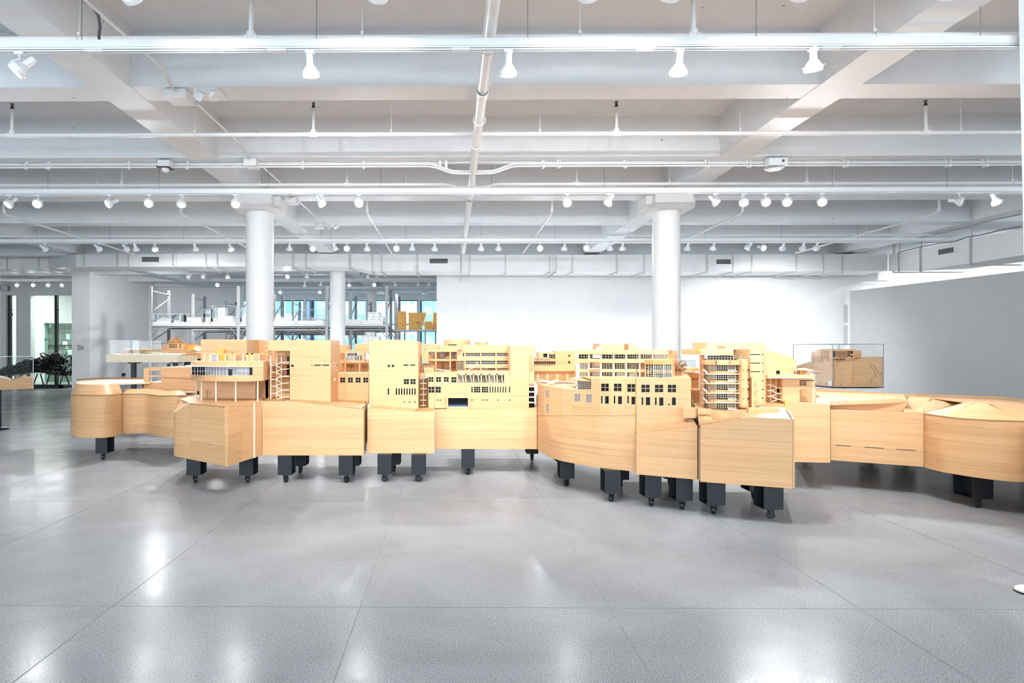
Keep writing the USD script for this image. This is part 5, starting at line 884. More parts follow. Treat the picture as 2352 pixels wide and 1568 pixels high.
T.part('reveal', flat(5.5).slab(flat(5.5).rect(1754.2, 803, 1758, 927), 0, .5), 'wood')
leg(T, 1639, 5.0, turn=-.5, w=.155); leg(T, 1769.5, 4.87, turn=1.2, w=.16); leg(T, 1733, 5.48); leg(T, 1640, 5.6)
# ---- 10: block right of it with the stair house
T = section('wooden section with a sloping gable, open zigzag stairs and a plain front block, right', 1830, 5.75)
P = line2((1803, 5.79), (1907, 5.74), 2); skirt(T, P, SB, topz(P, [(1803, 921.8), (1907, 928.4)]), (.48,)); T.part('carcass', plan([tuple(p + np.array([0, .03])) for p in P] + [A2(1905, 7.7), A2(1770, 7.7)], SB + .004, .82), 'wood')
T.part('end_board', Pl((1802.5, 5.79), (1800, 6.0)).slab(Pl((1802.5, 5.79), (1800, 6.0)).rect(1799.5, 920.5, 1803, 958), 0, .015), 'wood_orange')
T.part('terrain', sheet([[(*A2(1770, 6.5), .87), (*A2(1905, 6.5), .86)], [(*A2(1803, 5.80), ZZ(922.5, 5.8)), (*A2(1907, 5.75), ZZ(929, 5.75))]], .01), 'wood')
facade(T, flat(6.15), [(1758.6, 803.2), (1785, 809), (1810, 817.5), (1829.6, 828), (1829.6, 851.5), (1758.6, 851.5)], [], .3, 'gable_wall')
pl = flat(6.0); facade(T, pl, [(1760, 850), (1822, 850), (1822, 862), (1760, 862)], [(1782.5, 850.8, 1791.5, 859.5)], .1, 'clerestory'); glazing(T, flat(5.97), 1819, 851, 1828, 861, 2, 1, 0, 'clear_glass', mat='wood_white'); T.part('brown_panel', flat(5.98).slab(flat(5.98).rect(1829, 851, 1835, 861), 0, .05), 'wood_line'); T.part('orange_panel', flat(5.98).slab(flat(5.98).rect(1837, 851, 1849.5, 861), 0, .05), 'wood_orange')
T.part('leaf_canopy', sheet([[at(1830, 846, 6.2), at(1850, 844.5, 6.2), at(1868, 851, 6.2)], [at(1830, 848, 5.9), at(1850, 848.5, 5.9), at(1867, 851.5, 5.9)]], .008), 'wood')
T.part('stair_ramp', bar(at(1851, 854, 5.95), at(1868, 862.5, 5.95), .06, .012), 'wood_white')
T.part('roof_slab', flat(5.78).slab(flat(5.78).rect(1763, 861, 1870, 868.8), 0, .3), 'wood'); T.part('roof_edge', flat(5.76).slab(flat(5.76).rect(1763.5, 866.8, 1872, 868.9), 0, .02), 'wood_white')
pl = flat(5.84); facade(T, pl, [(1797.5, 868.5), (1872, 868.5), (1872, 892.5), (1836.5, 892.5), (1836.5, 923.5), (1797.5, 922)], [(1836.8, 872.5, 1852.2, 885, 4, 4), (1853, 872.5, 1870, 875, 5, 1)], .04, 'house_wall'); posts(T, flat(5.82), [1868.5], 892, 926, 2.6, 'post', 'wood_white'); T.part('porch_wall', flat(6.05).slab(flat(6.05).rect(1836, 890, 1874, 926), 0, .04), 'wood')
facade(T, flat(6.05), [(1760.5, 868), (1798, 868), (1798, 924), (1760.5, 924)], [(1785, 891, 1790, 901)], .05, 'stairwell_wall'); posts(T, flat(5.95), [1770.5, 1783], 870, 922, 1.2, 'stair_post', 'wood_white')
for k in range(3):
    y = 883.5 + 13 * k; T.part('stair_flight', cat([bar(at(1763, y, 5.86), at(1771.5, y, 5.86), .02, .008), bar(at(1771.5, y, 5.86), at(1785, y + 7.3, 5.86), .02, .008), bar(at(1785, y + 7.3, 5.86), at(1794, y + 7.3, 5.86), .02, .008)]), 'wood_white')
    T.part('stair_flight', bar(at(1771, y + 13.3, 5.92), at(1783, y + 8, 5.92), .02, .007), 'wood_white')
leg(T, 1850, 7.5); leg(T, 1790, 7.6)
# ---- 11: long low wall
T = section('long low wooden section with ramp top and dark slot, beside the right drum', 2010, 5.8)
P = line2((1907.8, 5.88), (2121.5, 5.553), 5); zt = topz(P, [(1907, 940), (2122, 946.8)]); skirt(T, P, SB, zt, (.295, .80), smooth=False)
s = Pl((1907.8, 5.88), (2121.5, 5.553)); T.part('slot', s.slab(unary_union([s.poly([(a, 1020.6 + (a - 1908) * .0665), (b, 1020.6 + (b - 1908) * .0665), (b, 1022 + (b - 1908) * .0665), (a, 1022 + (a - 1908) * .0665)]) for a, b in ((1919, 1955), (1986, 2030), (2059, 2103))]), -.001, .004), 'slot_dark')
T.part('carcass', plan([tuple(p + np.array([0, .03])) for p in P] + [A2(2100, 7.6), A2(1912, 7.7)], SB + .004, .76), 'wood')
T.part('slot_board', Pl((1907.8, 6.05), (2086, 5.78)).slab(Pl((1907.8, 6.05), (2086, 5.78)).poly([(1907.8, 928), (2086, 921), (2075, 944), (1907.8, 941)]), 0, .02), 'wood')
ra = [at(1906, 928.3, 5.93), at(2000, 925, 5.85), at(2084, 921.2, 5.78)]; rb = [at(1868, 899, 7.2), at(1975, 902, 6.95), at(2075, 905, 6.75)]; T.part('ramp', sheet([rb, ra], .012), 'wood')
for k in range(22): t = k / 21; T.part('ramp_batten', bar(ra[0] * (1 - t) + ra[2] * t + [0, 0, .004], ra[0] * (1 - t) + ra[2] * t + np.array([.012, .16, .012]), .006, .005), 'wood')
for a, b, y0, y1 in ((1868, 1914, 893, 895), (1920, 1974, 895, 898.5), (1982, 2034, 899.5, 902), (2042, 2098, 903, 906.5)): q = Pl((a, 7.3 - (a - 1868) * .0025), (b, 7.3 - (b - 1868) * .0025)); T.part('back_parapet', q.slab(q.poly([(a, y0), (b, y1), (b, y1 + 7), (a, y0 + 7)]), 0, .02), 'wood'); T.part('parapet_return', q.slab(q.rect(b - 1, y1, b + 6, y1 + 5), .02, .06), 'wood')
T.part('shoulder', sheet([[at(2087, 911, 6.55), at(2138, 912, 6.4)], [at(2076, 943, 5.66), at(2118, 946, 5.58)]], .012), 'wood')
leg(T, 2000, 7.5); leg(T, 2080, 7.3)
T.part('infill', sheet([[at(2098, 907.5, 7.2), at(2160, 909.5, 7.1), at(2215, 911.5, 7.05)], [at(2090, 925, 6.1), at(2150, 922, 6.1), at(2215, 921, 6.2)], [at(2085, 941, 5.68), at(2119, 946, 5.60), at(2140, 944, 5.62)]], .012), 'wood')
# ---- 12: right drum
T = section('large round-fronted wooden drum section at the right edge with a faceted sloping top', 2240, 5.2)
P = spline([(2122.3, 5.55), (2132, 5.475), (2160, 5.34), (2203, 5.20), (2240, 5.10), (2290, 4.995), (2350, 4.925), (2420, 4.95), (2480, 5.10)], 40)
zt = topz(P, [(2121, 948), (2132, 950), (2160, 954), (2203, 959.5), (2280, 964), (2352, 966), (2480, 964)]); skirt(T, P, SB, zt, (.14, .30, .46, .58, .72, .87), smooth=40)
N = normals2(P); Q = P + N * .33; zq = topz(Q, [(2121, 913), (2150, 916.5), (2200, 920), (2290, 928), (2350, 929.5), (2480, 931)])
T.part('bevel_board', sheet([np.c_[Q, zq][:22], np.c_[P, zt - .001][:22]], .015), 'wood', smooth=40); T.part('bevel_board', sheet([np.c_[Q, zq][21:], np.c_[P, zt - .001][21:]], .015), 'wood', smooth=40)
T.part('deck', sheet([[(*A2(2105, 7.2), ZZ(907.5, 7.2)), (*A2(2290, 6.9), ZZ(913.2, 6.9)), (*A2(2420, 6.6), ZZ(926, 6.6))], [(*Q[2], zq[2] - .004), (*Q[20], zq[20] - .004), (*Q[-3], zq[-3] - .004)]], .012), 'wood')
T.part('back_rim', cat([bar((*A2(2098, 7.25), ZZ(906.5, 7.25)), (*A2(2293, 6.92), ZZ(913, 6.92)), .02, .035), bar((*A2(2293, 6.92), ZZ(913, 6.92)), (*A2(2420, 6.6), ZZ(928, 6.6)), .02, .035)]), 'wood')
core(T, P, [A2(2480, 6.5), A2(2130, 7.0)], .72)
T.part('side_board', Pl((2122, 5.56), (2090, 6.6)).slab(Pl((2122, 5.56), (2090, 6.6)).poly([(2121.8, 948), (2090, 920), (2090, 1020), (2121.8, 1069)]), 0, .012), 'wood')
leg(T, 2246, 5.22, w=.18, turn=-.3, dep=.2); leg(T, 2215, 7.0); leg(T, 2380, 6.4)

# ================================================================ DISPLAY TABLES, RACKS AND SMALL MODELS
def vitrine(T, x0, x1, y0, y1, z0, z1, name='acrylic_cover'):
    w = .006
    c = T.part(name, cat([box(x0, x1, y0, y0 + w, z0, z1), box(x0, x1, y1 - w, y1, z0, z1), box(x0, x0 + w, y0 + w, y1 - w, z0, z1), box(x1 - w, x1, y0 + w, y1 - w, z0, z1), box(x0 + w, x1 - w, y0 + w, y1 - w, z1 - w, z1)]), 'acrylic'); return c
def edges(T, x0, x1, y0, y1, z0, z1, r, mat, parent=None):
    E = [((x0, y0, z0), (x0, y0, z1)), ((x1, y0, z0), (x1, y0, z1)), ((x0, y1, z0), (x0, y1, z1)), ((x1, y1, z0), (x1, y1, z1)), ((x0, y0, z1), (x1, y0, z1)), ((x0, y1, z1), (x1, y1, z1)), ((x0, y0, z1), (x0, y1, z1)), ((x1, y0, z1), (x1, y1, z1))]
    T.part('cover_edge', cat([bar(a, b, r) for a, b in E]), mat, parent=parent)
# --- T1: pale table model on black steel posts behind the left drum
Y = 10.5; a, b = at(243.5, 832, Y), at(409, 814, Y); zt_, zb_ = b[2], a[2]
T = Thing('table_model', 'pale cream hillside model on a slab carried by black posts, behind the left drum', 'architectural model', loc=((a[0] + b[0]) / 2, Y, 0))
T.part('slab', box(a[0], b[0], Y + .02, Y + .8, zb_, zt_ - .03), 'wood_white'); bl = flat(Y); T.part('front_board', bl.slab(bl.poly([(243.5, 814), (409, 813.5), (409, 832), (243.5, 832)]), 0, .02), 'wood_white')
T.part('bevel', sheet([[(a[0] + .05, Y + .35, zt_ + .02), (b[0], Y + .35, zt_ + .02)], [(a[0] + .0, Y + .02, zt_ - .01), (b[0], Y + .02, zt_ - .005)]], .01), 'wood_white')
for px in (275.5, 308.8, 342, 375.8): T.part('screw', pbox(px - .6, 829, px + .6, 830.2, Y - .003, .003), 'ink')
pa = XX(296.4, Y); T.part('post', box(pa - .035, pa + .035, Y + .12, Y + .19, .02, zb_ - .02), 'black_steel'); T.part('top_plate', box(pa - .06, pa + .06, Y + .06, Y + .3, zb_ - .02, zb_), 'black_steel'); T.part('foot_plate', box(pa - .22, pa + .22, Y - .05, Y + .4, 0, .02), 'black_steel')
pa = XX(394, Y); T.part('post', box(pa - .035, pa + .035, Y + .12, Y + .19, .02, zb_ - .02), 'black_steel'); T.part('top_plate', box(pa - .06, pa + .06, Y + .06, Y + .3, zb_ - .02, zb_), 'black_steel'); T.part('foot_plate', box(pa - .22, pa + .22, Y - .05, Y + .4, 0, .02), 'black_steel')
for x0, y0, x1, y1, Yq, m in ((287.5, 800.5, 347, 803, 10.8, 'wood_white'), (276, 806, 292, 814, 10.75, 'wood'), (294, 803, 331, 814, 10.95, 'wood'), (333, 807, 362, 814, 10.9, 'wood_white'), (362, 803.5, 438, 810, 11.0, 'wood'), (350, 809, 372, 814, 10.7, 'wood_white')): T.part('block', pbox(x0, y0, x1, y1, Yq, .25), m)
for x in np.linspace(296, 329, 9): T.part('column', pbox(x, 803, x + 1.2, 814, 10.85, .02), 'wood_white')
T.part('window', pbox(281.5, 808.5, 287.5, 812.5, 10.745, .01), 'wood_line')
c = vitrine(T, *sorted((a[0] + .004, at(322, 800, 10.6)[0])), Y + .06, Y + .85, zt_ + .0, ZZ(781, Y + .06)); x1_ = at(322, 800, 10.6)[0]; edges(T, a[0] + .004, x1_, Y + .06, Y + .85, zt_, ZZ(781, Y + .06), .005, 'sign_white', c)
# second table with the stepped villa
Y = 11.4; T = Thing('table_model', 'pale table model with a stepped wooden building with square windows, left of the corner pavilion', 'architectural model', loc=(XX(415, Y), Y, 0))
a, b = at(409.5, 824, Y), at(470, 811, Y); T.part('slab', box(a[0] - .3, b[0] + .6, Y, Y + .9, a[2], b[2]), 'wood'); T.part('top_board', box(a[0] - .3, b[0] + .6, Y - .02, Y + .9, b[2], b[2] + .02), 'wood_white'); T.part('pedestal', box(a[0], b[0], Y + .25, Y + .7, 0, a[2]), 'black_steel')
Yv = Y + .3; f = flat(Yv); facade(T, f, [(373, 792), (385, 788), (421.5, 788), (421.5, 803.5), (373, 803.5)], [(x, y, x + 3.0, y + 3) for x in (389, 393.5, 398.2, 402.8, 412.3) for y in (790.4, 795)], .3, 'villa_wall')
for i, (x0, x1, y0, y1) in enumerate(((385, 413, 784, 788), (388, 409, 780, 784), (391, 405, 776.8, 780.2), (396, 402, 774.8, 777))): q = flat(Yv + .05 + .05 * i); T.part('villa_storey', q.slab(q.rect(x0, y0, x1, y1 - 1.2), 0, .2), 'wood'); T.part('villa_window', q.slab(q.rect(x0 + 1, y1 - 1.2, x1 - 1, y1), .02, .2), 'wood_line')
T.part('side_block', pbox(422, 793, 446, 804, Yv + .1, .25), 'wood_orange'); T.part('side_block', pbox(434, 789, 446, 800, Yv + .2, .2), 'wood'); T.part('side_block', pbox(446, 795, 456, 806, Yv + .05, .2), 'wood_white'); leafy(T, at(418, 791, Yv + .1), .07, 60, 71); leafy(T, at(405, 777, Yv + .2), .05, 40, 72)
# --- T2: glazed display case with the hill-town model on the right
Yf, dep = 9.5, 1.1; c0, c1 = at(1912.5, 887, Yf), at(2030, 790, Yf); x0, x1, z0, z1 = c0[0], c1[0], c0[2], c1[2]
T = Thing('display_case', 'clear display case with dark edges holding a wooden hillside model, right behind the big model', 'display case', loc=((x0 + x1) / 2, Yf, 0))
T.part('plinth', box(x0 + .0, x1 - .03, Yf + .03, Yf + dep - .03, 0, z0 - .03), 'column_paint'); T.part('base_plate', box(x0 - .004, x1 + .004, Yf - .004, Yf + dep + .004, z0 - .022, z0 - .008), 'black_steel')
T.part('floor_board', box(x0 + .01, x1 - .01, Yf + .012, Yf + dep - .01, z0 - .008, z0 + .01), 'wood')
c = vitrine(T, x0, x1, Yf, Yf + dep, z0, z1); edges(T, x0 + .002, x1 - .002, Yf + .002, Yf + dep - .002, z0, z1, .007, 'rack_grey', c)
f = flat(Yf + .03); g_ = lambda q, w0, w1, n='contour_board', m='wood': T.part(n, f.slab(f.poly(q), w0, w1), m)
g_([(1914, 886), (1914, 853), (1920, 845), (1928, 836.5), (1940, 830.5), (1962, 828.5), (1980, 825), (2006, 820), (2020, 819), (2028, 819.5), (2028, 886)], .02, .10)
g_([(1960, 886), (1960, 846), (1962, 830), (1972, 827), (2000, 822.5), (2010, 820), (2028, 819.6), (2028, 886)], .0, .019)
T.part('hill', sheet([[(x0 + .02, Yf + dep - .02, z0 + .28), (x0 + .25, Yf + dep - .02, z0 + .36), (x0 + .5, Yf + dep - .02, z0 + .40), (x1 - .02, Yf + dep - .02, z0 + .38)], [(x0 + .02, Yf + .55, z0 + .24), (x0 + .25, Yf + .5, z0 + .40), (x0 + .5, Yf + .5, z0 + .41), (x1 - .02, Yf + .5, z0 + .46)], [(x0 + .02, Yf + .13, ZZ(853, Yf + .13)), (x0 + .16, Yf + .13, ZZ(832, Yf + .13)), (x0 + .5, Yf + .13, ZZ(827, Yf + .13)), (x1 - .02, Yf + .13, ZZ(820, Yf + .13))]], .03), 'wood')
sdl = Pl((1911.6, Yf + .01), (1828, Yf + 1.06)); T.part('contour_board', sdl.slab(sdl.poly([(1911.6, 886), (1874, 881), (1873, 863), (1901, 851.5), (1903, 829), (1911.6, 829)]), .01, .03), 'wood')
T.part('contour_board', sdl.slab(sdl.poly([(1911.6, 829), (1901, 828), (1880, 831), (1853, 834), (1840, 836), (1830, 838), (1830, 874), (1911.6, 886)]), .04, .06), 'wood')
for px, py in ((1881.5, 878.5), (1898, 881), (1931, 882.4), (1950.5, 882.4), (1970.5, 882.5), (1990.5, 882.6), (2010, 882.7)):
    q = (sdl if px < 1912 else f); T.part('screw', q.slab(q.rect(px - .8, py - .8, px + .8, py + .8), -.0 if px > 1912 else .008, .0), 'ink') if 0 else T.part('screw', lathe([(0, 0), (.007, 0), (.007, .004), (0, .004)], 8, q.pt(px, py) - np.array([0, .002, 0]), (0, 1, 0)), 'ink')
g_([(1903 + .5, 886), (1903.5, 874.5), (1911.8, 874.5), (1911.8, 886)], -.0295, -.0265, 'caption_card', 'sign_white') if 0 else T.part('caption_card', sdl.slab(sdl.rect(1903, 874.5, 1911, 885.5), -.004, -.001), 'sign_white')
fb = flat(Yf + .45); facade(T, fb, [(1901, 806), (1913, 801.5), (1964, 801.5), (1964, 828), (1901, 830)], [(1913, 806, 1918, 820), (1947, 806, 1953, 818, 2, 3), (1954, 806, 1959, 812), (1954, 816, 1959, 820)] + [(1912 + 4.3 * i, 823, 1914.6 + 4.3 * i, 827.5) for i in range(7)], .35, 'building', mat='wood')
T.part('lattice', cat([fb.slab(fb.rect(1919 + 3.2 * i, 806, 1920.2 + 3.2 * i, 821), -.01, 0) for i in range(9)] + [fb.slab(fb.rect(1919, 807 + 3.4 * j, 1946, 808.2 + 3.4 * j), -.012, -.002) for j in range(4)]), 'wood_line')
for x0_, y0_, x1_, y1_, q in ((1959.5, 805, 1979, 821, .5), (1880, 812, 1893, 832, .6), (1891, 804.5, 1903, 831, .55), (1881, 808, 1890, 812.5, .62)): T.part('wing', pbox(x0_, y0_, x1_, y1_, Yf + q, .2), 'wood')
for x in (1888, 1893.5, 1898, 1902.5): T.part('pilaster', pbox(x, 806, x + 1.4, 831, Yf + .43, .02), 'wood_line')
T.part('turret', lathe([(0, 0), (.03, 0), (.03, .06), (0, .06)], 16, at(1896, 832, Yf + .42)), 'wood', smooth=40)
T.part('road_band', tube([f.pt(2000, 886) , f.pt(2002, 870), f.pt(2012, 866), f.pt(2008, 850), f.pt(1999, 842), f.pt(1998, 836), f.pt(2006, 838), f.pt(2017, 854), f.pt(2026, 860)], .006, 5), 'wood_line', smooth=40)
# --- T3: case at the far left edge with a wavy timber landscape
Y = 10.0; pl = Pl((-90, 9.45), (75.2, 10.0)); P0, P1 = pl.p0, pl.p1; n2 = pl.n
T = Thing('display_case', 'acrylic case over a wavy timber landscape at the left edge, on a black pedestal', 'display case', loc=(*((P0 + P1) / 2), 0))
wv = [(-90, 868), (-60, 872), (-30, 862), (0, 866.5), (10, 869), (22, 873.5), (33, 872.5), (45, 867), (54, 864), (64, 868.5), (75, 866.5)]
zb3 = .71; out = [pl.uz(x, y) for x, y in wv]; T.part('landscape', pl.slab(Polygon(out + [(out[-1][0], zb3), (out[0][0], zb3)]), 0, .75), 'wood')
q = [P0, P1, P1 + n2 * .75, P0 + n2 * .75]
hz = pl.pt(75, 818.5)[2]; ringo = Polygon([tuple(v) for v in q]); ring = ringo.difference(ringo.buffer(-.006)); m = trimesh.creation.extrude_polygon(ring, hz - zb3 + .01, engine='earcut'); m.apply_translation([0, 0, zb3 - .01]); m2 = plan([tuple(v) for v in ringo.buffer(-.0005).exterior.coords[:-1]], hz, hz + .006)
m.vertices[:, :2] = (m.vertices[:, :2] - m.vertices[:, :2].mean(0)) * 1.012 + m.vertices[:, :2].mean(0); C = T.part('acrylic_cover', cat([m, m2]), 'acrylic'); T.part('cover_edge', cat([bar((*(P1 + pl.t * .006), zb3), (*(P1 + pl.t * .006), hz), .008), bar((*P0, hz + .003), (*P1, hz + .003), .008), bar((*P1, hz + .003), (*(P1 + n2 * .75), hz + .003), .008)]), 'sign_white', parent=C)
ctr = at(-3, 800, 10.1); T.part('pedestal', lathe([(0, 0), (.14, 0), (.15, .012), (.15, .028), (.13, .036), (.04, .040), (.04, zb3 - .012), (.12, zb3 - .012), (.12, zb3), (0, zb3)], 32, (ctr[0], ctr[1], 0)), 'black_rubber', smooth=40)
# --- tangle of black branches on a stand before the glazed doors
rng = np.random.default_rng(8); Y = 20.9; xl, xr = XX(8, Y), XX(158, Y)
T = Thing('branch_sculpture', 'black sculpture of tangled twisted strips on a low black stand before the glass doors', 'sculpture', loc=((xl + xr) / 2, Y, 0))
def heap(x):
    u = (x - xl) / (xr - xl); return .42 + .14 * math.sin(3 * u) , .55 + .62 * min(1, max(0, (u - .05) / .75)) ** .9
ms = []
for k in range(340):
    x = rng.uniform(xl + .05, xr - .05); lo, hi = heap(x); p = np.array([x, Y + rng.uniform(-.35, .35), rng.uniform(lo, hi)]); d = rng.normal(size=3) * [1, .6, .45]; pts = [p]
    for j in range(7):
        d = d * .75 + rng.normal(size=3) * [.6, .5, .5]; p = p + d / np.linalg.norm(d) * .085; lo, hi = heap(min(max(p[0], xl), xr)); p = np.array([min(max(p[0], xl), xr), p[1], min(max(p[2], lo), hi + .07)]); pts.append(p + rng.normal(size=3) * .004)
    ms.append(tube(pts, list(np.linspace(.036, .012, 8)), 5))
T.part('branches', cat(ms), 'branch_black', kind='stuff')
for x in np.linspace(xl + .3, xr - .15, 5): T.part('stand_leg', bar((x, Y - .3, .02), (x + rng.uniform(-.12, .12), Y - .1, .5), .03), 'black_steel'); T.part('stand_leg', bar((x, Y + .3, .02), (x + rng.uniform(-.1, .1), Y + .1, .5), .03), 'black_steel')
T.part('stand_base', cat([box(xl + .1, xr, Y - .36, Y - .30, 0, .09), box(xl + .1, xr, Y + .30, Y + .36, 0, .09), box(xl + .1, xl + .22, Y - .36, Y + .36, 0, .09), box(xr - .12, xr, Y - .36, Y + .36, 0, .09)]), 'black_steel')
# --- pallet racks
def upright(T, px, Y, ztop, w=.075, flip=False):
    x = XX(px, Y); U = T.part('upright', cat([box(x - w / 2, x + w / 2, Y, Y + .004, 0, ztop), box(x - w / 2, x - w / 2 + .004, Y + .004, Y + .07, 0, ztop), box(x + w / 2 - .004, x + w / 2, Y + .004, Y + .07, 0, ztop)]), 'rack_white' if not flip else 'rack_dark')
    zs = np.arange(.6, ztop - .03, .052); T.part('slots', cat([box(x + s * w * .2 - .009 - .002 * s, x + s * w * .2 + .009 - .002 * s, Y - .0015, Y + .0002, z + .012 * (s > 0), z + .022 + .012 * (s > 0)) for z in zs for s in (-1, 1)]), 'slot_dark' if not flip else 'rack_grey', parent=U)
    return x
def rack(pa, pb, Ya, Yb, label, bays, ztop=3.27, shelf=2.10, deck=True):
    T = Thing('pallet_rack', label, 'storage rack', 'pallet racks in the storage bay', loc=(XX((pa + pb) / 2, Ya), Ya, 0)); xs = []
    for px in bays:
        x = upright(T, px, Ya, ztop); xs.append(x); upright(T, 1038 + x / Yb * 1350, Yb, ztop, flip=True)
        T.part('brace', bar((x, Ya + .06, ztop - .13), (x, Yb, ztop - .15), .035, .02), 'rack_grey'); T.part('brace', bar((x, Ya + .06, 2.5), (x, Yb, 3.0), .03, .02), 'rack_grey'); T.part('brace', bar((x, Ya + .06, 1.55), (x, Yb, 1.55), .03, .02), 'rack_grey'); T.part('brace', bar((x, Ya + .06, 1.62), (x, Yb, 2.0), .03, .02), 'rack_grey')
    for a, b in zip(xs, xs[1:]):
        for y in (Ya - .02, Yb - .02): T.part('shelf_beam', cat([box(a + .04, b - .04, y, y + .05, shelf - .045, shelf), box(a + .04, b - .04, y + .012, y + .05, shelf - .09, shelf - .046)]), 'rack_white' if y < Ya else 'rack_grey'); T.part('beam_groove', box(a + .04, b - .04, y + .008, y + .012, shelf - .075, shelf - .05), 'slot_dark')
        if deck: T.part('deck', box(a + .04, b - .04, Ya + .03, Yb - .02, shelf - .012, shelf + .01), 'rack_white')
        for y in (Ya - .02, Yb - .02): T.part('shelf_beam', box(a + .04, b - .04, y, y + .05, .95, 1.05), 'rack_grey')
        T.part('deck', box(a + .04, b - .04, Ya + .03, Yb - .02, 1.05, 1.07), 'rack_white')
        for s, xx in ((1, a + .05), (-1, b - .05)): T.part('knee_brace', bar((xx, Ya + .04, shelf - .34), (xx + s * .19, Ya + .04, shelf - .06), .022, .022), 'rack_grey')
    return T, xs
ZSH = 2.11
rack(345, 888, 17.6, 18.8, 'front white pallet rack of perforated uprights, with white models on its shelf', [345, 547, 750, 888], shelf=ZSH)
rack(445, 915, 20.1, 21.1, 'second grey pallet rack close behind the front rack', [443, 629, 806, 911], shelf=2.06)
rack(519, 935, 22.5, 23.6, 'rearmost grey pallet rack nearest the far windows', [519, 672, 843], shelf=2.02)
# white models in acrylic boxes on the front rack
rg = random.Random(21)
def shelf_model(x0, x1, ytop, ycov, Y, label, blocks, zs=ZSH + .012, base=6, wins=True, dep=.6, mat='model_white', cover=True):
    a, b = XX(x0, Y), XX(x1, Y); T = Thing('shelf_model', label, 'architectural model', 'white models on the rack', loc=((a + b) / 2, Y, zs)); bz = zs + base * Y / 1350
    T.part('base', box(a, b, Y, Y + dep, zs, bz), mat)
    for bx0, bx1, h, dy in blocks:
        p, q = XX(bx0, Y), XX(bx1, Y); h = h * Y / 1350; w = T.part('block', box(p, q, Y + dy, Y + dy + .25, bz, bz + h), mat)
        if wins and q - p > .12:
            nx = max(2, int((q - p) / .07)); nz = max(1, int(h / .07)); T.part('windows', cat([box(p + (q - p) * (i + .3) / nx, p + (q - p) * (i + .75) / nx, Y + dy - .003, Y + dy + .001, bz + h * (j + .3) / nz, bz + h * (j + .75) / nz) for i in range(nx) for j in range(nz) if rg.random() < .75]), 'model_grey', parent=w)
    if cover: c = vitrine(T, a, b, Y, Y + dep, bz, zs + (744 - ycov) * Y / 1350); edges(T, a, b, Y, Y + dep, bz, zs + (744 - ycov) * Y / 1350, .004, 'sign_white', c)
    return T
Ys = 17.68
shelf_model(350.5, 392, 729, 718, Ys, 'low white building model in the leftmost acrylic box on the rack', [(363, 391, 9, .1), (352, 362, 4, .2)])
shelf_model(393.5, 413, 730, 720, Ys, 'small white model in an acrylic box, second from left on the rack', [(395, 411, 6, .1)], base=4)
shelf_model(414.5, 465, 729, 718, Ys, 'long white model with dark windows at its right end, third on the rack', [(427, 461, 11, .05)])
shelf_model(466.5, 482, 722, 709, Ys + .1, 'white model in a tall acrylic box left of the white tower model', [(468, 480, 12, .1)])
shelf_model(484, 541, 706, 700, Ys, 'white model with a tall slab tower in the tallest acrylic box', [(495, 512, 34, .15), (514, 533, 14, .05), (486, 494, 9, .1)])
shelf_model(551, 566, 722, 705, Ys, 'white model just left of the left round column on the rack', [(553, 565, 10, .1)])
shelf_model(628, 675, 727, 708, Ys, 'white model with a little gabled house right of the left column', [(629, 650, 8, .1), (652, 666, 12, .05)], base=8)
T = shelf_model(684, 742, 727, 708, Ys, 'white base with a dark mound of model trees in an acrylic box', [], base=9)
for k in range(26): u = rg.random(); leafy(T, (XX(698 + 44 * u, Ys), Ys + rg.uniform(.1, .4), ZSH + .16 + .05 * math.sin(3.1 * u)), .07, 26, 200 + k, 'model_tree', 'model_grey')
shelf_model(793, 829, 731, 731, Ys + .1, 'plain white box model between the second column and the frame tower', [], base=12, cover=False)
T = shelf_model(830.5, 880, 712, 700, Ys, 'white tower model with open frames at the right end of the rack', [(843, 872, 20, .1), (873, 881, 10, .05)], base=9, cover=False)
for px in (847, 855, 863): T.part('mast', tube([(XX(px, Ys), Ys + .15, ZSH + .4), (XX(px, Ys), Ys + .15, ZSH + .52)], .006, 5), 'rack_grey')
T.part('mast_rail', tube([(XX(843, Ys), Ys + .15, ZSH + .48), (XX(866, Ys), Ys + .15, ZSH + .48)], .006, 5), 'rack_grey')
# lower shelf models peeping over the big model
zl = 1.075
for x0, x1, yt, lab, bl_ in ((676, 735, 772, 'pale wooden model in a box on the lower shelf above the stair tower', [(684, 700, 30, .1)]), (826, 880, 768, 'white stepped model on the lower shelf left of the slit tower', [(829, 870, 36, .2), (835, 858, 46, .3), (868, 879, 28, .05)])):
    shelf_model(x0, x1, yt, 752 if x0 < 800 else 744, 17.75, lab, [(p, q, h + 12, d) for p, q, h, d in bl_], zs=zl, base=5, cover=False)
# shelf with orange timber models right of the racks
Y = 19.6; a, b = XX(903, Y), xb - .03; T = Thing('display_shelf', 'long white shelf carrying orange timber models before the windows', 'shelf', loc=((a + b) / 2, Y, 0)); zs = ZZ(756.5, Y)
T.part('board', box(a, b, Y, Y + .42, zs - .05, zs), 'rack_white'); T.part('edge', box(a, b, Y + .02, Y + .05, zs - .075, zs - .051), 'rack_grey')
for px in (928, 976, 1000): T.part('leg', box(XX(px, Y) - .02, XX(px, Y) + .02, Y + .25, Y + .29, 0, zs - .05), 'rack_grey')
def omodel(pts, Yq, label, wins, d=.3):
    f = flat(Yq); c = f.pt(*pts[0]); T = Thing('timber_model', label, 'architectural model', 'orange timber models on the shelf', loc=(c[0], Yq, zs)); facade(T, f, [(x, min(y, 800 - (zs + .001 - 1.4) * 1350 / Yq)) for x, y in pts], wins, d, 'body', mat='wood_orange', pane='wood_line')
omodel([(913, 714.5), (931.5, 714.5), (931.5, 757), (913, 757)], 19.7, 'orange timber block model, leftmost before the far windows', [(922, 719, 926, 722), (924, 745, 926, 748)])
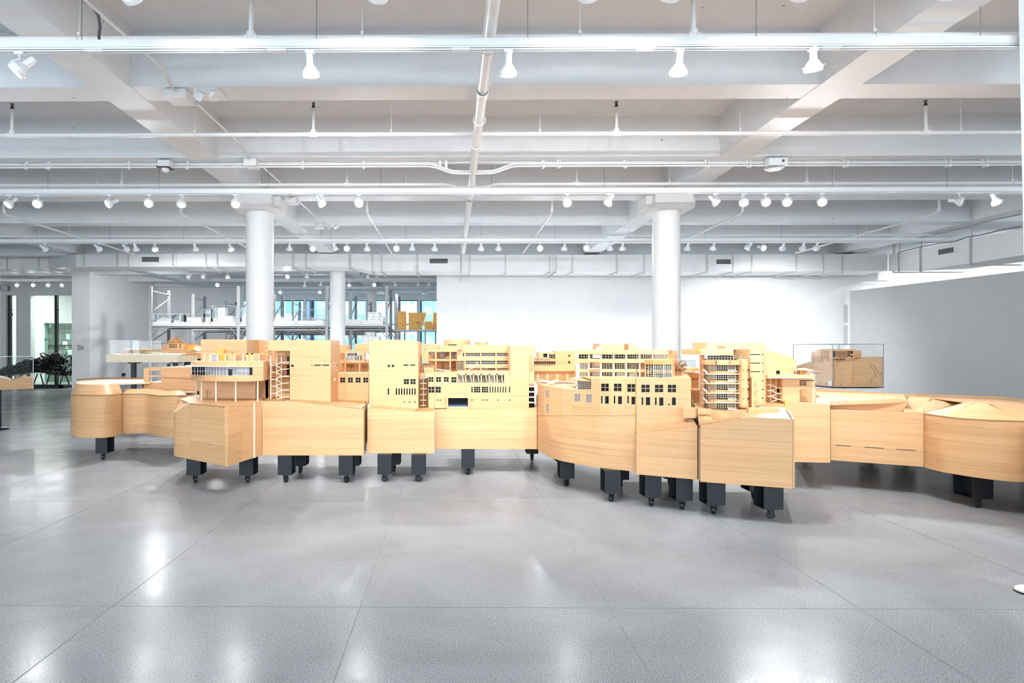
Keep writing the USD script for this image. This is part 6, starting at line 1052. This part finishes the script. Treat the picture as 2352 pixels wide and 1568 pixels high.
omodel([(938.5, 718), (979, 718), (966, 757), (938.5, 757)], 19.7, 'large orange timber model with a slanting right side', [(949.5, 739.5, 952, 742), (956, 739, 964, 743), (961, 746, 965, 747.5), (968, 727, 969.5, 733.5)])
omodel([(975, 738), (992, 738), (992, 757), (975, 757)], 19.75, 'small low orange timber model right of the slanted one', [])
omodel([(996, 718), (1003, 718), (1003, 757), (992.5, 757)], 19.9, 'orange timber model cut off by the edge of the white wall', [])
# faint white models on tables before the white back wall
def white_table(x0, x1, Y, ytop, ybase, blocks, cov, label):
    a, b = XX(x0, Y), XX(x1, Y); zt_ = ZZ(ybase, Y); T = Thing('white_model', label, 'architectural model', 'white models before the back wall', loc=((a + b) / 2, Y, 0)); T.part('table', box(a, b, Y, Y + .8, zt_ - .05, zt_), 'model_white'); T.part('pedestal', box((a + b) / 2 - .2, (a + b) / 2 + .2, Y + .2, Y + .6, 0, zt_ - .05), 'model_white')
    for bx0, bx1, by, nx, nz, dy in blocks:
        f = flat(Y + dy); w = T.part('tower', f.slab(f.rect(bx0, by, bx1, ybase), 0, .2), 'model_white'); T.part('windows', cat([f.slab(f.rect(bx0 + (bx1 - bx0) * (i + .25) / nx, by + (ybase - by) * (j + .3) / nz, bx0 + (bx1 - bx0) * (i + .75) / nx, by + (ybase - by) * (j + .65) / nz), -.003, .001) for i in range(nx) for j in range(nz)]), 'model_grey', parent=w)
    if cov: c = vitrine(T, a, b, Y, Y + .8, zt_, ZZ(cov, Y)); edges(T, a, b, Y, Y + .8, zt_, ZZ(cov, Y), .004, 'sign_white', c)
white_table(1185, 1262, 14.0, 785, 815, [(1195, 1240, 786, 12, 5, .2), (1232, 1258, 790, 5, 4, .1)], None, 'white tower model behind the central end tower, before the white wall')
white_table(1319, 1442, 14.2, 770, 812, [(1349, 1366, 786, 4, 5, .15)], 770, 'white model in a clear box behind the long banded building')
white_table(1563, 1612, 13.8, 793, 822, [(1563, 1570, 806, 3, 3, .1), (1588, 1600, 815, 3, 2, .2)], 793, 'white model in a clear box right of the right round column')
white_table(1140, 1162, 14.0, 782, 815, [(1142, 1160, 783, 6, 6, .2)], None, 'slender white model behind the flat roof of the central section')
# white round foot of a stand at the right edge of the floor
c = at(2362, 1356, 1890 / 556.); T = Thing('stand_base', 'white round foot plate with a black rim at the right edge of the floor', 'stand', loc=(c[0], c[1], 0))
T.part('rim', lathe([(0, 0), (.062, 0), (.064, .005), (.062, .010), (0, .010)], 32, (c[0], c[1], 0)), 'black_rubber', smooth=40); T.part('plate', lathe([(0, .010), (.060, .010), (.058, .020), (.040, .032), (.012, .038), (0, .038)], 32, (c[0], c[1], 0)), 'sign_white', smooth=40); T.part('pole', tube([(c[0] + .0, c[1], .03), (c[0] + .0, c[1], .75)], .010, 10), 'sign_white', smooth=40)
